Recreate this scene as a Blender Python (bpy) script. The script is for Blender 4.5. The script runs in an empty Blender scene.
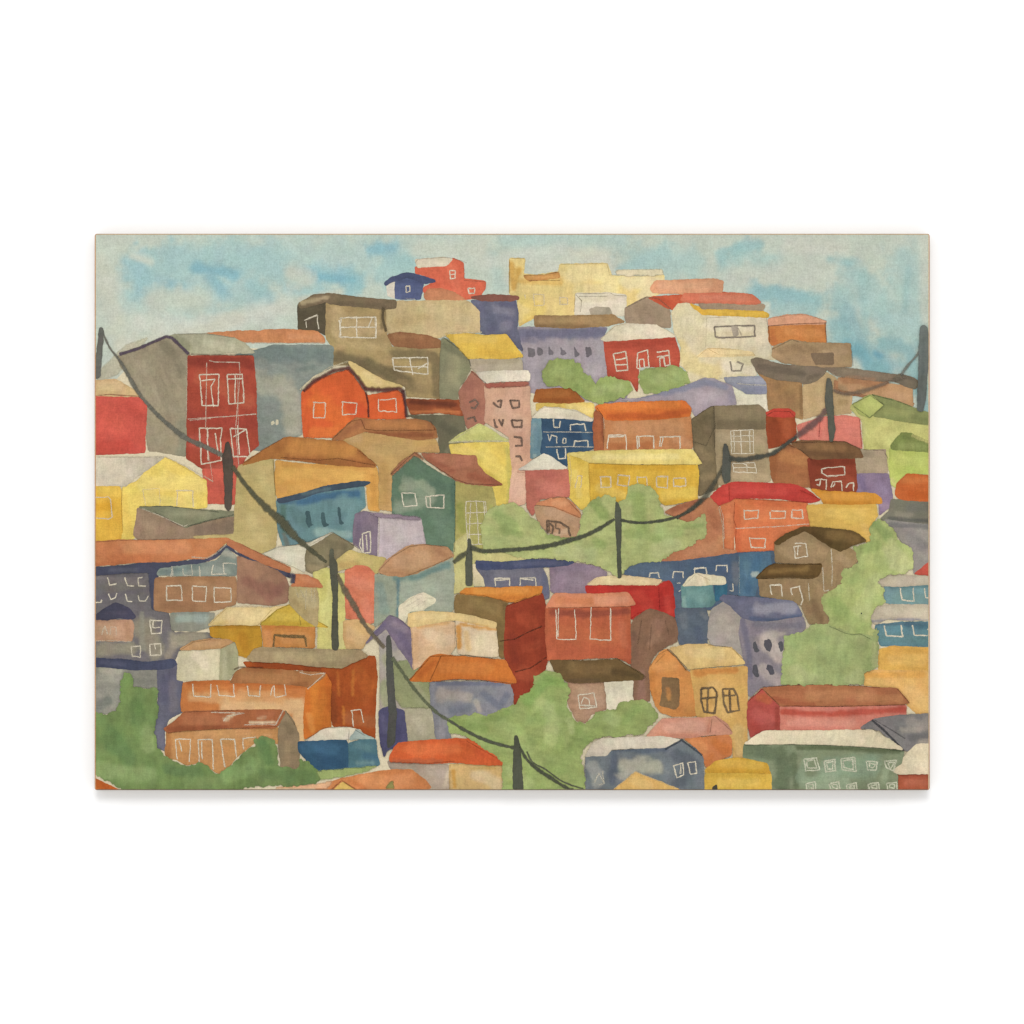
import bpy, math
import numpy as np
from mathutils import Vector
from mathutils.geometry import delaunay_2d_cdt

# ---------------------------------------------------------------- scene basics
# 1 unit of the drawing = 1 mm on the canvas; the canvas print hangs on a white wall
sc = bpy.context.scene
COL = sc.collection
L0, R0, T0, B0 = 94.6, 929.8, 233.7, 790.2      # canvas rectangle in millimetres
DEPTH = 0.019                                    # stretcher depth in metres
GAIN = 1.25                                       # light that falls on the canvas
LAYER = 0.00003                                  # thickness of one coat of paint
rng = np.random.default_rng(7)

SAT, TINT, TONE = 0.9, 0.0, 0.6
def lin(h):
    c = np.array([int(h[i:i + 2], 16) / 255 for i in (0, 2, 4)])
    L = c @ (.3, .59, .11); c = L + (c - L) * SAT; c = c * .965 + .035 * np.array([.85, .8, .68])
    c = c * (1 - TINT) + TINT * np.array([.72, .71, .54])
    if TONE and c[2] > c[0] + .12: c = c + (c.mean() + .02 - c) * .2
    k = TONE * (1 - min(1, max(0, (c[2] - c[0]) * 4))) * min(1, max(0, (c.max() - .32) / .2))
    c = c + k * 4 * c * (1 - c) ** 1.2 * np.array([.145, .085, .045])
    if TONE == 0: c = c * np.array([.975, .99, 1.0])
    m = (c[0] + c[1]) / 2 * 0.93
    if c[2] > m: c[2] = m + (c[2] - m) * (1 - 0.12 - 0.15 * min(1, max(0, (m - .3) / .15)))            # old paper and paint lean to yellow
    return np.where(c <= 0.04045, c / 12.92, ((c + 0.055) / 1.055) ** 2.4) / GAIN

LAT = np.random.default_rng(3).random((64, 64, 64))
def vnoise(x, y, s=0):
    xi = np.floor(x).astype(int); yi = np.floor(y).astype(int)
    fx = x - xi; fy = y - yi
    fx = fx * fx * (3 - 2 * fx); fy = fy * fy * (3 - 2 * fy)
    g = LAT[s % 64]
    a = g[xi % 64, yi % 64]; b = g[(xi + 1) % 64, yi % 64]
    c = g[xi % 64, (yi + 1) % 64]; d = g[(xi + 1) % 64, (yi + 1) % 64]
    return (a * (1 - fx) + b * fx) * (1 - fy) + (c * (1 - fx) + d * fx) * fy - 0.5
def fbm(x, y, s=0):
    return vnoise(x, y, s) + 0.5 * vnoise(x * 2.1 + 7, y * 2.1 + 3, s + 1) + 0.25 * vnoise(x * 4.3 + 1, y * 4.3 + 9, s + 2)

# ---------------------------------------------------------------- materials
def paint_material(name, weave=1.0, rough=0.82, grain=1.0):
    m = bpy.data.materials.new(name); m.use_nodes = True
    nt = m.node_tree; N = nt.nodes; K = nt.links
    for q in list(N): N.remove(q)
    out = N.new('ShaderNodeOutputMaterial'); pr = N.new('ShaderNodeBsdfPrincipled')
    pr.inputs['Roughness'].default_value = rough
    pr.inputs['Specular IOR Level'].default_value = 0.12
    at = N.new('ShaderNodeAttribute'); at.attribute_name = 'pigment'
    tc = N.new('ShaderNodeNewGeometry')
    sep = N.new('ShaderNodeSeparateXYZ'); K.new(tc.outputs['Position'], sep.inputs[0])
    def noise(scale, vec=None, detail=2.0, rgh=0.5):
        t = N.new('ShaderNodeTexNoise'); t.inputs['Scale'].default_value = scale
        t.inputs['Detail'].default_value = detail; t.inputs['Roughness'].default_value = rgh
        K.new(vec if vec else tc.outputs['Position'], t.inputs['Vector']); return t.outputs['Fac']
    def mth(op, a, b=None, c=None):
        q = N.new('ShaderNodeMath'); q.operation = op
        for i, v in enumerate((a, b, c)):
            if v is None: continue
            if isinstance(v, (int, float)): q.inputs[i].default_value = v
            else: K.new(v, q.inputs[i])
        return q.outputs[0]
    def stretched(sx, sz):
        mp = N.new('ShaderNodeMapping'); mp.inputs['Scale'].default_value = (sx, 1, sz)
        K.new(tc.outputs['Position'], mp.inputs['Vector']); return mp.outputs[0]
    fine = noise(760, detail=3.0, rgh=0.65)            # pigment grains in the tooth of the cloth
    mid = noise(230, detail=3.0, rgh=0.6)
    warp = noise(1.0, stretched(70, 1150), 1.0)         # threads
    weft = noise(1.0, stretched(1150, 70), 1.0)
    g1 = mth('MULTIPLY', mth('SUBTRACT', fine, 0.5), 0.62 * grain)
    g2 = mth('MULTIPLY', mth('SUBTRACT', mid, 0.5), 0.16 * grain)
    g3 = mth('MULTIPLY', mth('SUBTRACT', mth('ADD', warp, weft), 1.0), 0.2 * weave)
    tot = mth('ADD', mth('ADD', mth('ADD', g1, g2), g3), 1.0)
    mul = N.new('ShaderNodeVectorMath'); mul.operation = 'SCALE'
    K.new(at.outputs['Color'], mul.inputs[0]); K.new(tot, mul.inputs['Scale'])
    K.new(mul.outputs[0], pr.inputs['Base Color'])
    bp = N.new('ShaderNodeBump'); bp.inputs['Strength'].default_value = 0.22; bp.inputs['Distance'].default_value = 0.0006
    K.new(mth('ADD', mth('ADD', warp, weft), mth('MULTIPLY', fine, 0.8)), bp.inputs['Height'])
    K.new(bp.outputs[0], pr.inputs['Normal'])
    tr = N.new('ShaderNodeBsdfTransparent'); mx = N.new('ShaderNodeMixShader')
    K.new(at.outputs['Alpha'], mx.inputs[0]); K.new(tr.outputs[0], mx.inputs[1]); K.new(pr.outputs[0], mx.inputs[2])
    K.new(mx.outputs[0], out.inputs[0])
    return m
PAINT = paint_material('watercolour_on_canvas')
PEN = paint_material('pen_ink_on_canvas', grain=1.1)

# ---------------------------------------------------------------- coats of paint
HGT = np.zeros((600, 900), int)                   # how many coats lie at each millimetre
def inside(poly, X, Y):
    r = np.zeros(X.shape, bool); n = len(poly); j = n - 1
    for i in range(n):
        xi, yi = poly[i]; xj, yj = poly[j]
        if yi != yj:
            r ^= ((yi > Y) != (yj > Y)) & (X < (xj - xi) * (Y - yi) / (yj - yi) + xi)
        j = i
    return r
def seg_dist(poly, X, Y, closed=True):
    d = np.full(X.shape, 1e9); n = len(poly)
    for i in range(n if closed else n - 1):
        x0, y0 = poly[i]; x1, y1 = poly[(i + 1) % n]
        dx, dy = x1 - x0, y1 - y0; q = dx * dx + dy * dy + 1e-9
        t = np.clip(((X - x0) * dx + (Y - y0) * dy) / q, 0, 1)
        d = np.minimum(d, np.hypot(X - x0 - t * dx, Y - y0 - t * dy))
    if n == 1: d = np.hypot(X - poly[0][0], Y - poly[0][1])
    return d
def claim(poly, pad=1.5):
    a = np.array(poly); x0 = int(a[:, 0].min() - L0 - pad) + 10; x1 = int(a[:, 0].max() - L0 + pad) + 12
    y0 = int(a[:, 1].min() - T0 - pad) + 10; y1 = int(a[:, 1].max() - T0 + pad) + 12
    x0, y0 = max(x0, 0), max(y0, 0)
    X, Y = np.meshgrid(np.arange(x0, x1) - 10 + L0, np.arange(y0, y1) - 10 + T0)
    m = inside(poly, X, Y) | (seg_dist(poly, X, Y) < pad)
    s = HGT[y0:y1, x0:x1][:m.shape[0], :m.shape[1]]; m = m[:s.shape[0], :s.shape[1]]
    if not m.any(): return 1
    h = s[m].max() + 1; s[m] = h
    return h

class Sheet:                                       # one mesh: coats and strokes of one part
    def __init__(s): s.v, s.f, s.c = [], [], []
    def add(s, xy, lay, faces, col):
        o = len(s.v); y = -DEPTH - LAYER * lay
        s.v += [((x - 512) / 1000, y, (512 - z) / 1000) for x, z in xy]
        s.f += [tuple(i + o for i in f) for f in faces]; s.c += col
    def build(s, name, mat, parent=None):
        me = bpy.data.meshes.new(name); me.from_pydata(s.v, [], s.f); me.update()
        at = me.color_attributes.new('pigment', 'FLOAT_COLOR', 'POINT')
        at.data.foreach_set('color', np.array(s.c, np.float32).ravel())
        me.materials.append(mat)
        o = bpy.data.objects.new(name, me); COL.objects.link(o); o.parent = parent
        return o

TX, TY, TS = 0, 0, 1
def T(x, y, s=5.12):
    global TX, TY, TS
    TX, TY, TS = x, y, s
def P(t):
    a = [float(q) for q in t.replace(',', ' ').split()]
    return [(TX + a[i] / TS, TY + a[i + 1] / TS) for i in range(0, len(a), 2)]
def smooth(p, closed):
    o = []; n = len(p)
    for i in range(n if closed else n - 1):
        if closed: a, b, c, d = p[i - 1], p[i], p[(i + 1) % n], p[(i + 2) % n]
        else: a, b, c, d = p[max(i - 1, 0)], p[i], p[i + 1], p[min(i + 2, n - 1)]
        for t in (0, .25, .5, .75):
            o.append(tuple(0.5 * (2 * b[k] + (c[k] - a[k]) * t + (2 * a[k] - 5 * b[k] + 4 * c[k] - d[k]) * t * t + (3 * b[k] - a[k] - 3 * c[k] + d[k]) * t ** 3) for k in (0, 1)))
    if not closed: o.append(p[-1])
    return o
def resample(p, step, closed=True):
    o = []; n = len(p)
    for i in range(n if closed else n - 1):
        a, b = p[i], p[(i + 1) % n]; L = math.dist(a, b); k = max(1, round(L / step))
        for j in range(k): o.append((a[0] + (b[0] - a[0]) * j / k, a[1] + (b[1] - a[1]) * j / k))
    if not closed: o.append(p[-1])
    return o
NSEED = [0]
def wash(sheet, col, pts, b=None, soft=0, sm=0, wob=0.55, var=1.0, edge=1.0, step=1.9, a=1.0, grow=0.65):
    """a wash of watercolour: outline, pigment variation, darker dried rim, wet-in-wet brush touches b"""
    p = P(pts) if isinstance(pts, str) else pts
    NSEED[0] += 1; sd = NSEED[0] * 5; rr = np.random.default_rng(sd)
    if sm: p = smooth(p, True)
    p = resample(p, 1.4); q = np.array(p)
    ox = fbm(q[:, 0] / 6, q[:, 1] / 6, sd) * wob * 1.1 + vnoise(q[:, 0] / 1.7, q[:, 1] / 1.7, sd + 3) * wob * 1.3
    oy = fbm(q[:, 0] / 6 + 40, q[:, 1] / 6, sd + 1) * wob * 1.1 + vnoise(q[:, 0] / 1.7, q[:, 1] / 1.7 + 20, sd + 4) * wob * 1.3
    q = (np.roll(q, 1, 0) + 2 * q + np.roll(q, -1, 0)) / 4
    ar = np.sum(q[:, 0] * np.roll(q[:, 1], -1) - q[:, 1] * np.roll(q[:, 0], -1))
    tg = np.roll(q, -1, 0) - np.roll(q, 1, 0); tg /= np.hypot(tg[:, 0], tg[:, 1])[:, None] + 1e-9
    q = q + np.stack([tg[:, 1], -tg[:, 0]], 1) * (np.sign(ar) * grow)
    q = q + np.stack([ox, oy], 1)
    q[:, 0] = np.clip(q[:, 0], L0 + 1.2, R0 - 1.5); q[:, 1] = np.clip(q[:, 1], T0 + 1.1, B0 - 0.9)
    keep = [0]
    for i in range(1, len(q)):
        if np.hypot(*(q[i] - q[keep[-1]])) > 0.15: keep.append(i)
    q = q[keep]; poly = [tuple(r) for r in q]
    lay = claim(poly)
    x0, y0 = q.min(0); x1, y1 = q.max(0)
    X, Y = np.meshgrid(np.arange(x0, x1, step), np.arange(y0, y1, step))
    X = X + ((np.arange(X.shape[0]) % 2) * step / 2)[:, None]
    X = X.ravel() + rng.uniform(-.3, .3, X.size); Y = Y.ravel() + rng.uniform(-.3, .3, Y.size)
    m = inside(poly, X, Y); X, Y = X[m], Y[m]
    d = seg_dist(poly, X, Y) if len(X) else X; m = d > 0.75; X, Y = X[m], Y[m]
    allp = [Vector(r) for r in poly] + [Vector(r) for r in zip(X, Y)]
    vo, _, fo, _, _, _ = delaunay_2d_cdt(allp, [], [list(range(len(poly)))], 1, 1e-5)
    V = np.array([tuple(r) for r in vo])
    x, y = V[:, 0], V[:, 1]
    C = np.tile(lin(col), (len(V), 1))
    for br in (b or '').split(';'):
        if not br.strip(): continue
        h, e = br.split(':'); cc, rad, st = (h.split(',') + ['1'])[:3]
        rad = float(rad) / TS * (1 if TONE else 1.25); st = float(st)
        D = seg_dist(P(e), x, y, False) * (1 + 0.7 * fbm(x / 9, y / 9, sd + 9))
        t = np.clip(1 - D / rad, 0, 1); t = np.clip(t * (1.6 if TONE else 1.15), 0, 1); t = t * t * (3 - 2 * t) * st
        C = C * (1 - t[:, None]) + lin(cc.strip()) * t[:, None]
    D = seg_dist(poly, x, y)
    th = rr.choice([1.57, 1.45, 1.7, 0.1, -0.1, 0.5, 1.2]) + rr.uniform(-.12, .12); u = x * math.cos(th) + y * math.sin(th); v = -x * math.sin(th) + y * math.cos(th)
    ga = rr.uniform(0, 6.28); gx = ((x - x.mean()) * math.cos(ga) + (y - y.mean()) * math.sin(ga)) / (np.hypot(np.ptp(x), np.ptp(y)) + 1)
    stk = (0.15 * fbm(u / 16, v / 2.1, sd + 11) + 0.3 * gx * rr.uniform(.3, 1)) * (1 if TONE else .35)   # strokes of the brush, pigment pooling to one side
    k = 1.12 + var * (0.2 * fbm(x / 14, y / 14, sd + 5) + 0.11 * fbm(x / 3.2, y / 3.2, sd + 6) + stk) - 0.1 * edge * np.exp(-(D / 1.1) ** 2) * np.clip(1 + 2 * fbm(x / 7, y / 7, sd + 1), 0, 2) + 0.02
    C = C * k[:, None] * (1 + var * 0.05 * np.stack([fbm(x / 10, y / 10, sd + 7), fbm(x / 10, y / 10, sd + 8), fbm(x / 10, y / 10, sd + 2)], 1))
    A = np.full(len(V), a)
    if soft: A = A * np.clip(D / (soft / 5.12) * (1 + .8 * fbm(x / 4, y / 4, sd + 3)), 0, 1)
    CC = np.concatenate([np.clip(C, 0, 1), A[:, None]], 1)
    f = []
    for t in fo:                                     # all faces look out of the wall
        (ax, ay), (bx, by), (cx, cy) = V[t[0]], V[t[1]], V[t[2]]
        s = (bx - ax) * (cy - ay) - (by - ay) * (cx - ax)
        if abs(s) > 1e-7: f.append(tuple(t) if s < 0 else tuple(reversed(t)))
    sheet.add([tuple(r) for r in V], lay, f, CC.tolist())
def stroke(sheet, col, wd, pts, a=0.9, jit=0.25, taper=None, soft=0.35, sm=0, dry=0.2):
    """one line of a pen or a brush, wd millimetres wide; taper = list of width factors along it"""
    p = P(pts) if isinstance(pts, str) else pts
    if len(p) < 2: return
    if sm: p = smooth(p, False)
    tot = sum(math.dist(p[i], p[i + 1]) for i in range(len(p) - 1))
    p = resample(p, 1.1, False); q = np.array(p); NSEED[0] += 1; sd = NSEED[0] * 3
    q = q + np.stack([fbm(q[:, 0] / 4, q[:, 1] / 4, sd), fbm(q[:, 0] / 4 + 9, q[:, 1] / 4, sd + 1)], 1) * jit
    q[:, 0] = np.clip(q[:, 0], L0 + .6, R0 - .6); q[:, 1] = np.clip(q[:, 1], T0 + .6, B0 - .6)
    d = np.gradient(q, axis=0); d /= np.hypot(d[:, 0], d[:, 1])[:, None] + 1e-9; nrm = np.stack([-d[:, 1], d[:, 0]], 1)
    n = len(q); t = np.linspace(0, 1, n)
    w = wd / 2 * (1 + 0.5 * fbm(q[:, 0] / 3, q[:, 1] / 3, sd + 2))
    if taper: w = w * np.interp(t, np.linspace(0, 1, len(taper)), taper)
    lay = claim([tuple(r) for r in np.concatenate([q + nrm * w[:, None], (q - nrm * w[:, None])[::-1]])], 1.0)
    c = lin(col); xy, cc = [], []
    al = a * np.clip(1 + dry * 1.6 * fbm(q[:, 0] / 2.2, q[:, 1] / 2.2, sd + 4), 0, 1)
    offs = ((-1 - soft, 0), (-1 + soft, 1), (1 - soft, 1), (1 + soft, 0)) if soft < 1 else ((-1.4, 0), (-.5, 1), (.5, 1), (1.4, 0))
    for i in range(n):
        sh = 1 + 0.16 * rng.uniform(-1, 1)
        for o_, am in offs:
            e = q[i] + nrm[i] * w[i] * o_; xy.append((min(max(e[0], L0 + 1.2), R0 - 1.5), min(max(e[1], T0 + 1), B0 - .9))); cc.append((*np.clip(c * sh, 0, 1), al[i] * am))
    f = []
    for i in range(n - 1):
        for j in range(3): f.append((i * 4 + j, (i + 1) * 4 + j, (i + 1) * 4 + j + 1, i * 4 + j + 1))
    sheet.add(xy, lay, f, cc)

# ---------------------------------------------------------------- the print and what is painted on it
root = bpy.data.objects.new('canvas_print', None); COL.objects.link(root)
root['label'] = 'stretched canvas print of a watercolour hillside town, hanging on the white wall'
root['category'] = 'canvas print'
class House: pass
cur = None
WH = 'e6dbc0'
def flush():
    global cur
    if cur is None: return
    h = cur; cur = None
    o = h.s.build(h.name, PAINT, root)
    if h.label: o['label'] = h.label
    if h.roof.v: h.roof.build('roof', PAINT, o)
    for nm, sh in h.kids: sh.build(nm, PEN if nm == 'window' else PAINT, o)
def H(label=None, name='painted_house'):
    global cur
    flush(); cur = House(); cur.label = label; cur.name = name; cur.s = Sheet(); cur.roof = Sheet(); cur.kids = []
def w(col, pts, b=None, **k): wash(cur.s, col, pts, b, **k)
def r(col, pts, b=None, **k): wash(cur.roof, col, pts, b, **k)
def dab(col, pts, b=None, nm='window', **k):        # a window painted as a dark dab
    s = Sheet(); k.setdefault('edge', 0.5); k.setdefault('grow', 0.2); wash(s, col, pts, b, **k); cur.kids.append((nm, s))
def n(pts, col=None, wd=1.05, a=0.9, nm='window', sm=0, fill=None):
    s = Sheet()
    if fill: wash(s, fill[0], fill[1], soft=3, a=0.6)
    for q in pts.split(';'):
        stroke(s, col or WH, wd, q, min(1, a * 1.05), jit=0.8, soft=1.2, sm=sm)
        if rng.random() < .6: stroke(s, col or WH, wd * .7, [(x + rng.uniform(-.5, .5), y + rng.uniform(-.5, .5)) for x, y in P(q)], a * .7, jit=1.1, soft=1.2, dry=.6)
    cur.kids.append((nm, s))
def box(t, **k):                                     # hand-drawn rectangular windows, one part each
    for q in t.split(';'):
        a = [float(v) for v in q.split()]; x0, y0, x1, y1 = a[:4]; j = lambda: rng.uniform(-4, 4)
        e = f'{x0+j()} {y0+j()} {x1+j()} {y0+j()} {x1+j()} {y1+j()} {x0+j()} {y1+j()} {x0+j()} {y0+j()}'
        if len(a) > 4 and a[4] == 1: e += f';{(x0+x1)/2+j()} {y0} {(x0+x1)/2+j()} {y1}'
        if len(a) > 4 and a[4] == 2: e += f';{(x0+x1)/2} {y0} {(x0+x1)/2} {y1};{x0} {(y0+y1)/2} {x1} {(y0+y1)/2}'
        n(e, **k)
def ln(col, wd, pts, a=0.8, roof=0, **k):
    if wd < 1.5: k.setdefault('soft', 1.2); wd *= 1.1; a *= .7; k.setdefault('dry', .8)            # loose line on the house
    for q in pts.split(';'): stroke(cur.roof if roof else cur.s, col, wd, q, a, **k)
WORLD, WATTS = 0.93, 220
# ================================================================ sky
T(0, 0, 1)
TONE = 0.0
H('pale blue and cloudy painted sky above the hilltop houses', 'painted_sky')
w('bdc3b1', '94 232 931 232 931 420 870 420 780 380 500 360 300 350 200 345 150 345 94 400', '''
9fbdc2,26,.8: 150 270 200 285 250 292; 94b9c6,14,.7: 130 262 150 285 185 290; a9c0bd,34,.8: 190 262 250 258 380 262 440 262; 9cbcc1,22,.8: 170 258 270 262 310 290; a9bfbb,16,.7: 125 300 180 312 230 315;
97bac4,14,.9: 137 268 140 292; 7fadc6,8,.9: 195 268 235 274; 84b0c5,9,.8: 214 280 222 290; 8bb2c2,6,.9: 168 284 182 286; 94b8c2,9,.7: 250 285 270 300;
bcc0ad,16,.9: 155 300 200 300; c2c2ae,12,.9: 100 260 118 330; c9c8b4,5,.7: 132 256 150 262;
8db6c6,12,.9: 312 274 350 276 358 280; 7eafc9,6,.9: 320 277 352 280; 85b2c8,8,.9: 370 250 392 248; 8db5c4,8,.8: 318 296 350 292; 98bac2,10,.8: 390 262 412 258; 9dbcc0,12,.7: 385 275 430 262;
bdc0ad,12,.9: 292 272 305 280; c4c4af,14,.8: 420 250 500 255 510 290; a6bdb8,10,.6: 494 255 500 285;
c9c5ae,18,.8: 575 246 600 262; c6c4b0,12,.8: 540 265 620 270; a3bdba,22,.8: 640 262 690 262; a0bcbc,12,.8: 625 270 665 252; a7beb9,12,.7: 505 240 620 238;
8ab1bb,9,.8: 740 247 758 245; 8fb5bd,10,.8: 722 258 735 252; 9ab9ba,14,.7: 726 262 772 262; 8fb4bb,6,.8: 830 260 848 263; c6c4b2,12,.8: 790 245 840 246; c0c2b0,16,.8: 740 275 830 272;
84aebf,9,.9: 760 292 800 296; 8fb4bd,10,.8: 752 292 818 300; 8cb2bc,12,.7: 780 305 812 308;
c9c9b8,12,.8: 140 322 190 328 250 316 290 306; c6c8b8,10,.7: 440 262 500 262 560 250; 7fa9bb,16,.75: 842 300 862 345 890 365; 8fb4bd,18,.7: 855 275 880 310 900 330; 9cbbbd,20,.7: 905 260 915 330; a8bfb9,22,.6: 850 290 905 300 905 340; 9ab8b8,6,.7: 862 275 866 330; 99b8b9,5,.7: 908 270 905 310; 9ebab8,6,.6: 884 290 882 340;
84adb8,14,.8: 835 325 850 350; 6d9fb7,12,.9: 856 350 868 362; 6798b6,5,.9: 876 354 880 356; 7aa6b5,10,.9: 870 368 885 368; 84adb8,10,.8: 885 345 910 350 918 390; 7fa5ae,8,.8: 920 380 926 412;
c6c1aa,9,.8: 96 375 120 368; c8c3ad,9,.7: 120 345 190 335 240 318; c8c3ad,5,.8: 300 300 340 292; c5c3b0,7,.6: 925 240 926 320''', wob=.3, edge=.3, var=.55, step=2.0)
w('cbc0a0', '125 345 150 336 118 375 97 384 97 372', None, soft=8, a=.7)
TONE = 0.6

# ================================================================ hilltop
T(290, 230)
H('little red house with white roof at the very top')
w('c4533d', '640 190 800 180 832 145 888 165 890 250 1000 265 1000 300 965 345 885 358 700 360 680 300 742 262 690 232 645 222', 'd06049,40,.6: 830 200 860 330; b5452f,20,.5: 700 270 760 280')
w('b26f4e', '712 300 780 300 840 318 880 345 905 368 700 368 685 330', 'a05a3f,16,.6: 720 296 830 300')
r('c8bea3', '640 152 790 140 835 148 800 182 650 190')
ln('6a5446', .45, '640 168 655 150 790 140 840 146 905 168;890 180 893 250;893 258 1003 265', .55)
n('818 210 845 208 845 248 822 250 818 210;820 228 845 228'); n('912 300 948 298 944 324 915 326 912 300')
H('small blue hut with dark blue roof')
w('c5c0ad', '495 285 540 262 542 352 500 338')
w('44528a', '540 262 600 232 684 268 668 355 538 352', '3a4577,20,.7: 560 260 660 270')
r('3c4776', '483 272 510 248 598 218 660 230 742 258 744 266 690 274 600 242 520 268 490 284')
n('592 288 612 286 614 314 596 320 592 288', wd=1.0, a=.9); ln(WH, .5, '590 350 640 352', .5)
H('olive building with two white latticed windows')
w('4f4634', '40 380 190 345 192 545 150 520 42 510', '5c5340,20,.5: 60 400 150 400')
w('8d7c53', '186 372 480 385 495 400 500 480 495 530 520 598 782 600 770 862 600 852 590 800 440 750 300 690 225 692 218 600 186 555',
  'a39067,55,.8: 240 420 240 520 450 500; a08d62,30,.6: 250 580 480 600; 5d533a,50,.85: 250 650 480 720 600 780; 655a3e,36,.8: 540 640 740 640 760 840; 7a6b4a,30,.7: 560 780 700 820; 6b5e42,20,.8: 480 400 470 500; 857552,20,.6: 200 400 200 520')
w('b09d70', '495 405 545 365 900 362 978 398 982 522 790 542 760 552 560 530 498 528', 'a08d61,30,.6: 540 480 700 440; b9a77b,40,.6: 700 400 900 460')
r('685b45', '40 378 120 332 200 326 350 345 545 362 540 400 480 404 200 378 186 368 50 402', 'a39573,16,.7: 60 370 190 345; 5b4f3c,14,.7: 250 375 480 390')
ln('5a4e38', 2.6, '478 395 474 450 492 520', .7, soft=1.2)
r('7c5437', '500 535 560 524 700 540 768 562 782 600 660 606 600 600 530 592', '8d6443,16,.6: 540 545 680 550')
n('255 450 440 445 440 552 255 548 262 450;340 445 342 550;262 498 440 496;250 460 260 540;400 500 420 450')
n('525 655 705 652 705 740 535 718 525 655;610 652 630 740;530 700 705 700;655 712 705 680')
n('75 462 140 435;140 440 146 508;82 470 84 500', a=.8)
H('slate grey block with long orange roof')
w('6e7c78', '0 590 210 590 222 600 218 700 120 745 60 800 60 1050 -40 1080 -160 1130 -230 1120 -225 700 -280 640 -80 590', '5c6e6e,60,.85: -240 620 0 630 200 640; 8c907f,80,.8: -220 780 -60 800 0 860 20 1010; 5c6e6e,20,.6: 40 720 120 700')
r('b57148', '-440 532 -360 524 -276 518 -160 518 -130 512 0 510 140 520 175 550 180 576 0 576 -170 576 -240 574 -330 570 -380 545', 'c07f57,20,.6: 0 545 140 550')
ln('c8bfa6', .9, '-240 576 0 580 180 576', .8)
dab('b3b095', '-100 985 -85 975 -78 990 -95 1002'); dab('b3b095', '-72 968 -60 970 -62 998 -74 996')

T(90, 230)
H('tall narrow red tower with white drawn windows beside grey house')
w('7f7b66', '140 650 170 632 390 545 420 548 510 632 500 700 498 1010 490 1160 390 1140 300 1130 280 1000 290 870 160 700', '6c6855,40,.7: 390 590 470 720; 8a8670,60,.7: 240 700 330 900; 7b7863,50,.5: 420 900 440 1000; 6b7160,40,.6: 470 1000 480 1160')
r('8f937b', '430 536 600 532 740 555 790 580 845 630 520 630 400 545', '747860,36,.85: 440 560 500 600; a5a78d,36,.7: 600 580 720 600')
w('8c3528', '502 645 835 645 850 790 852 950 862 1100 790 1170 770 1240 755 1240 745 1260 640 1262 495 1170 500 900', '742a21,40,.85: 520 670 820 680; 9c4733,50,.7: 560 760 800 880; 85302a,50,.6: 530 950 830 1000; a44438,60,.8: 540 1080 780 1150; a84a3e,50,.8: 620 1240 760 1220')
w('b5493c', '576 1225 764 1225 762 1405 600 1400', 'a8443a,40,.6: 620 1300 720 1300')
ln('55485a', 3.0, '150 636 240 610 390 545 420 552 505 635', .85, roof=1); ln('575040', 1.2, '500 636 600 638 835 640', .8, roof=1)
ln('3f3a3a', .5, '430 532 600 532 740 552', .5, roof=1)
ln(WH, .9, '500 968 700 955 852 942', .85); ln(WH, .7, '510 975 620 965', .7)
ln(WH, .8, '598 680 596 800 592 1010', .8); ln(WH, .9, '610 668 640 676 768 678', .9); ln(WH, .8, '765 680 768 740 745 1020 765 1240', .75); ln(WH, .5, '755 740 762 1150', .6); ln(WH, .5, '498 660 494 960', .5)
n('560 740 660 740 655 900 575 898 560 740;570 770 640 765 620 800 632 905'); n('702 740 780 738 788 885 712 890 702 740;745 745 742 885;705 765 782 760', a=.8)
n('560 1015 676 1015 668 1070 672 1180 570 1200 562 1015;600 1010 606 1180;640 1040 660 1160'); n('720 1015 800 1020 822 1160 735 1160 718 1015;755 1000 765 1150;735 1060 800 1020')
ln(WH, .6, '608 1150 630 1290', .6)
H('red house with flat tan roof at left edge')
w('b8433a', '20 850 240 850 290 890 280 1140 20 1150', 'c64a3f,60,.7: 60 1000 200 1000; a83a33,30,.6: 200 900 250 960; b9382f,50,.5: 60 1110 180 1110')
r('b99a6c', '20 772 130 765 180 790 270 852 20 848', 'c6ab7e,30,.6: 60 800 150 800')
ln('7d3a30', .9, '20 850 100 842 250 852 290 885', .8)

# ================================================================ top middle
T(490, 230)
H('cream yellow house with tall chimney block, highest in the middle')
w('d5ba72', '100 145 178 145 172 225 235 232 350 215 358 175 600 172 622 235 780 238 890 230 890 320 830 340 800 345 690 430 440 440 240 440 150 492 140 345 100 330', 'c39545,22,.95: 110 180 120 300 150 200; c99f50,24,.85: 150 260 360 270 360 240; d8b85f,40,.8: 170 360 260 400 190 460; d8c689,70,.8: 420 220 600 220 620 300; cfc294,60,.8: 700 270 860 270 800 330; c9a14d,12,.8: 160 488 230 440; d4c187,40,.7: 450 300 600 300')
r('b0783f', '170 235 280 232 352 215 358 245 200 262', 'c0884c,12,.6: 200 240 340 240')
ln('7a5a34', .6, '170 232 280 228 355 215;110 145 176 145;200 258 360 258;100 150 98 320', .7); ln('8c7c5e', .45, '360 175 600 172 612 230 780 236 850 232', .6)
w('cabf9c', '640 205 880 200 892 232 700 238 645 228', None, soft=5)
box('225 330 275 385;355 345 400 380', a=.45)
n('180 330 182 350', a=.5)
H('small white house with grey arched doorway')
w('cdc4ab', '440 325 620 322 700 335 690 440 436 438', 'bfb699,20,.6: 470 360 640 345')
dab('8e8a78', '508 405 540 392 610 395 628 435 515 432', nm='door')
ln('6f6856', .55, '430 420 436 325 550 326 615 322 640 335 700 338;455 345 470 360 462 420;455 340 600 340;440 330 470 365', .65)
H('violet grey house under brown flat roof with six dark windows')
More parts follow.
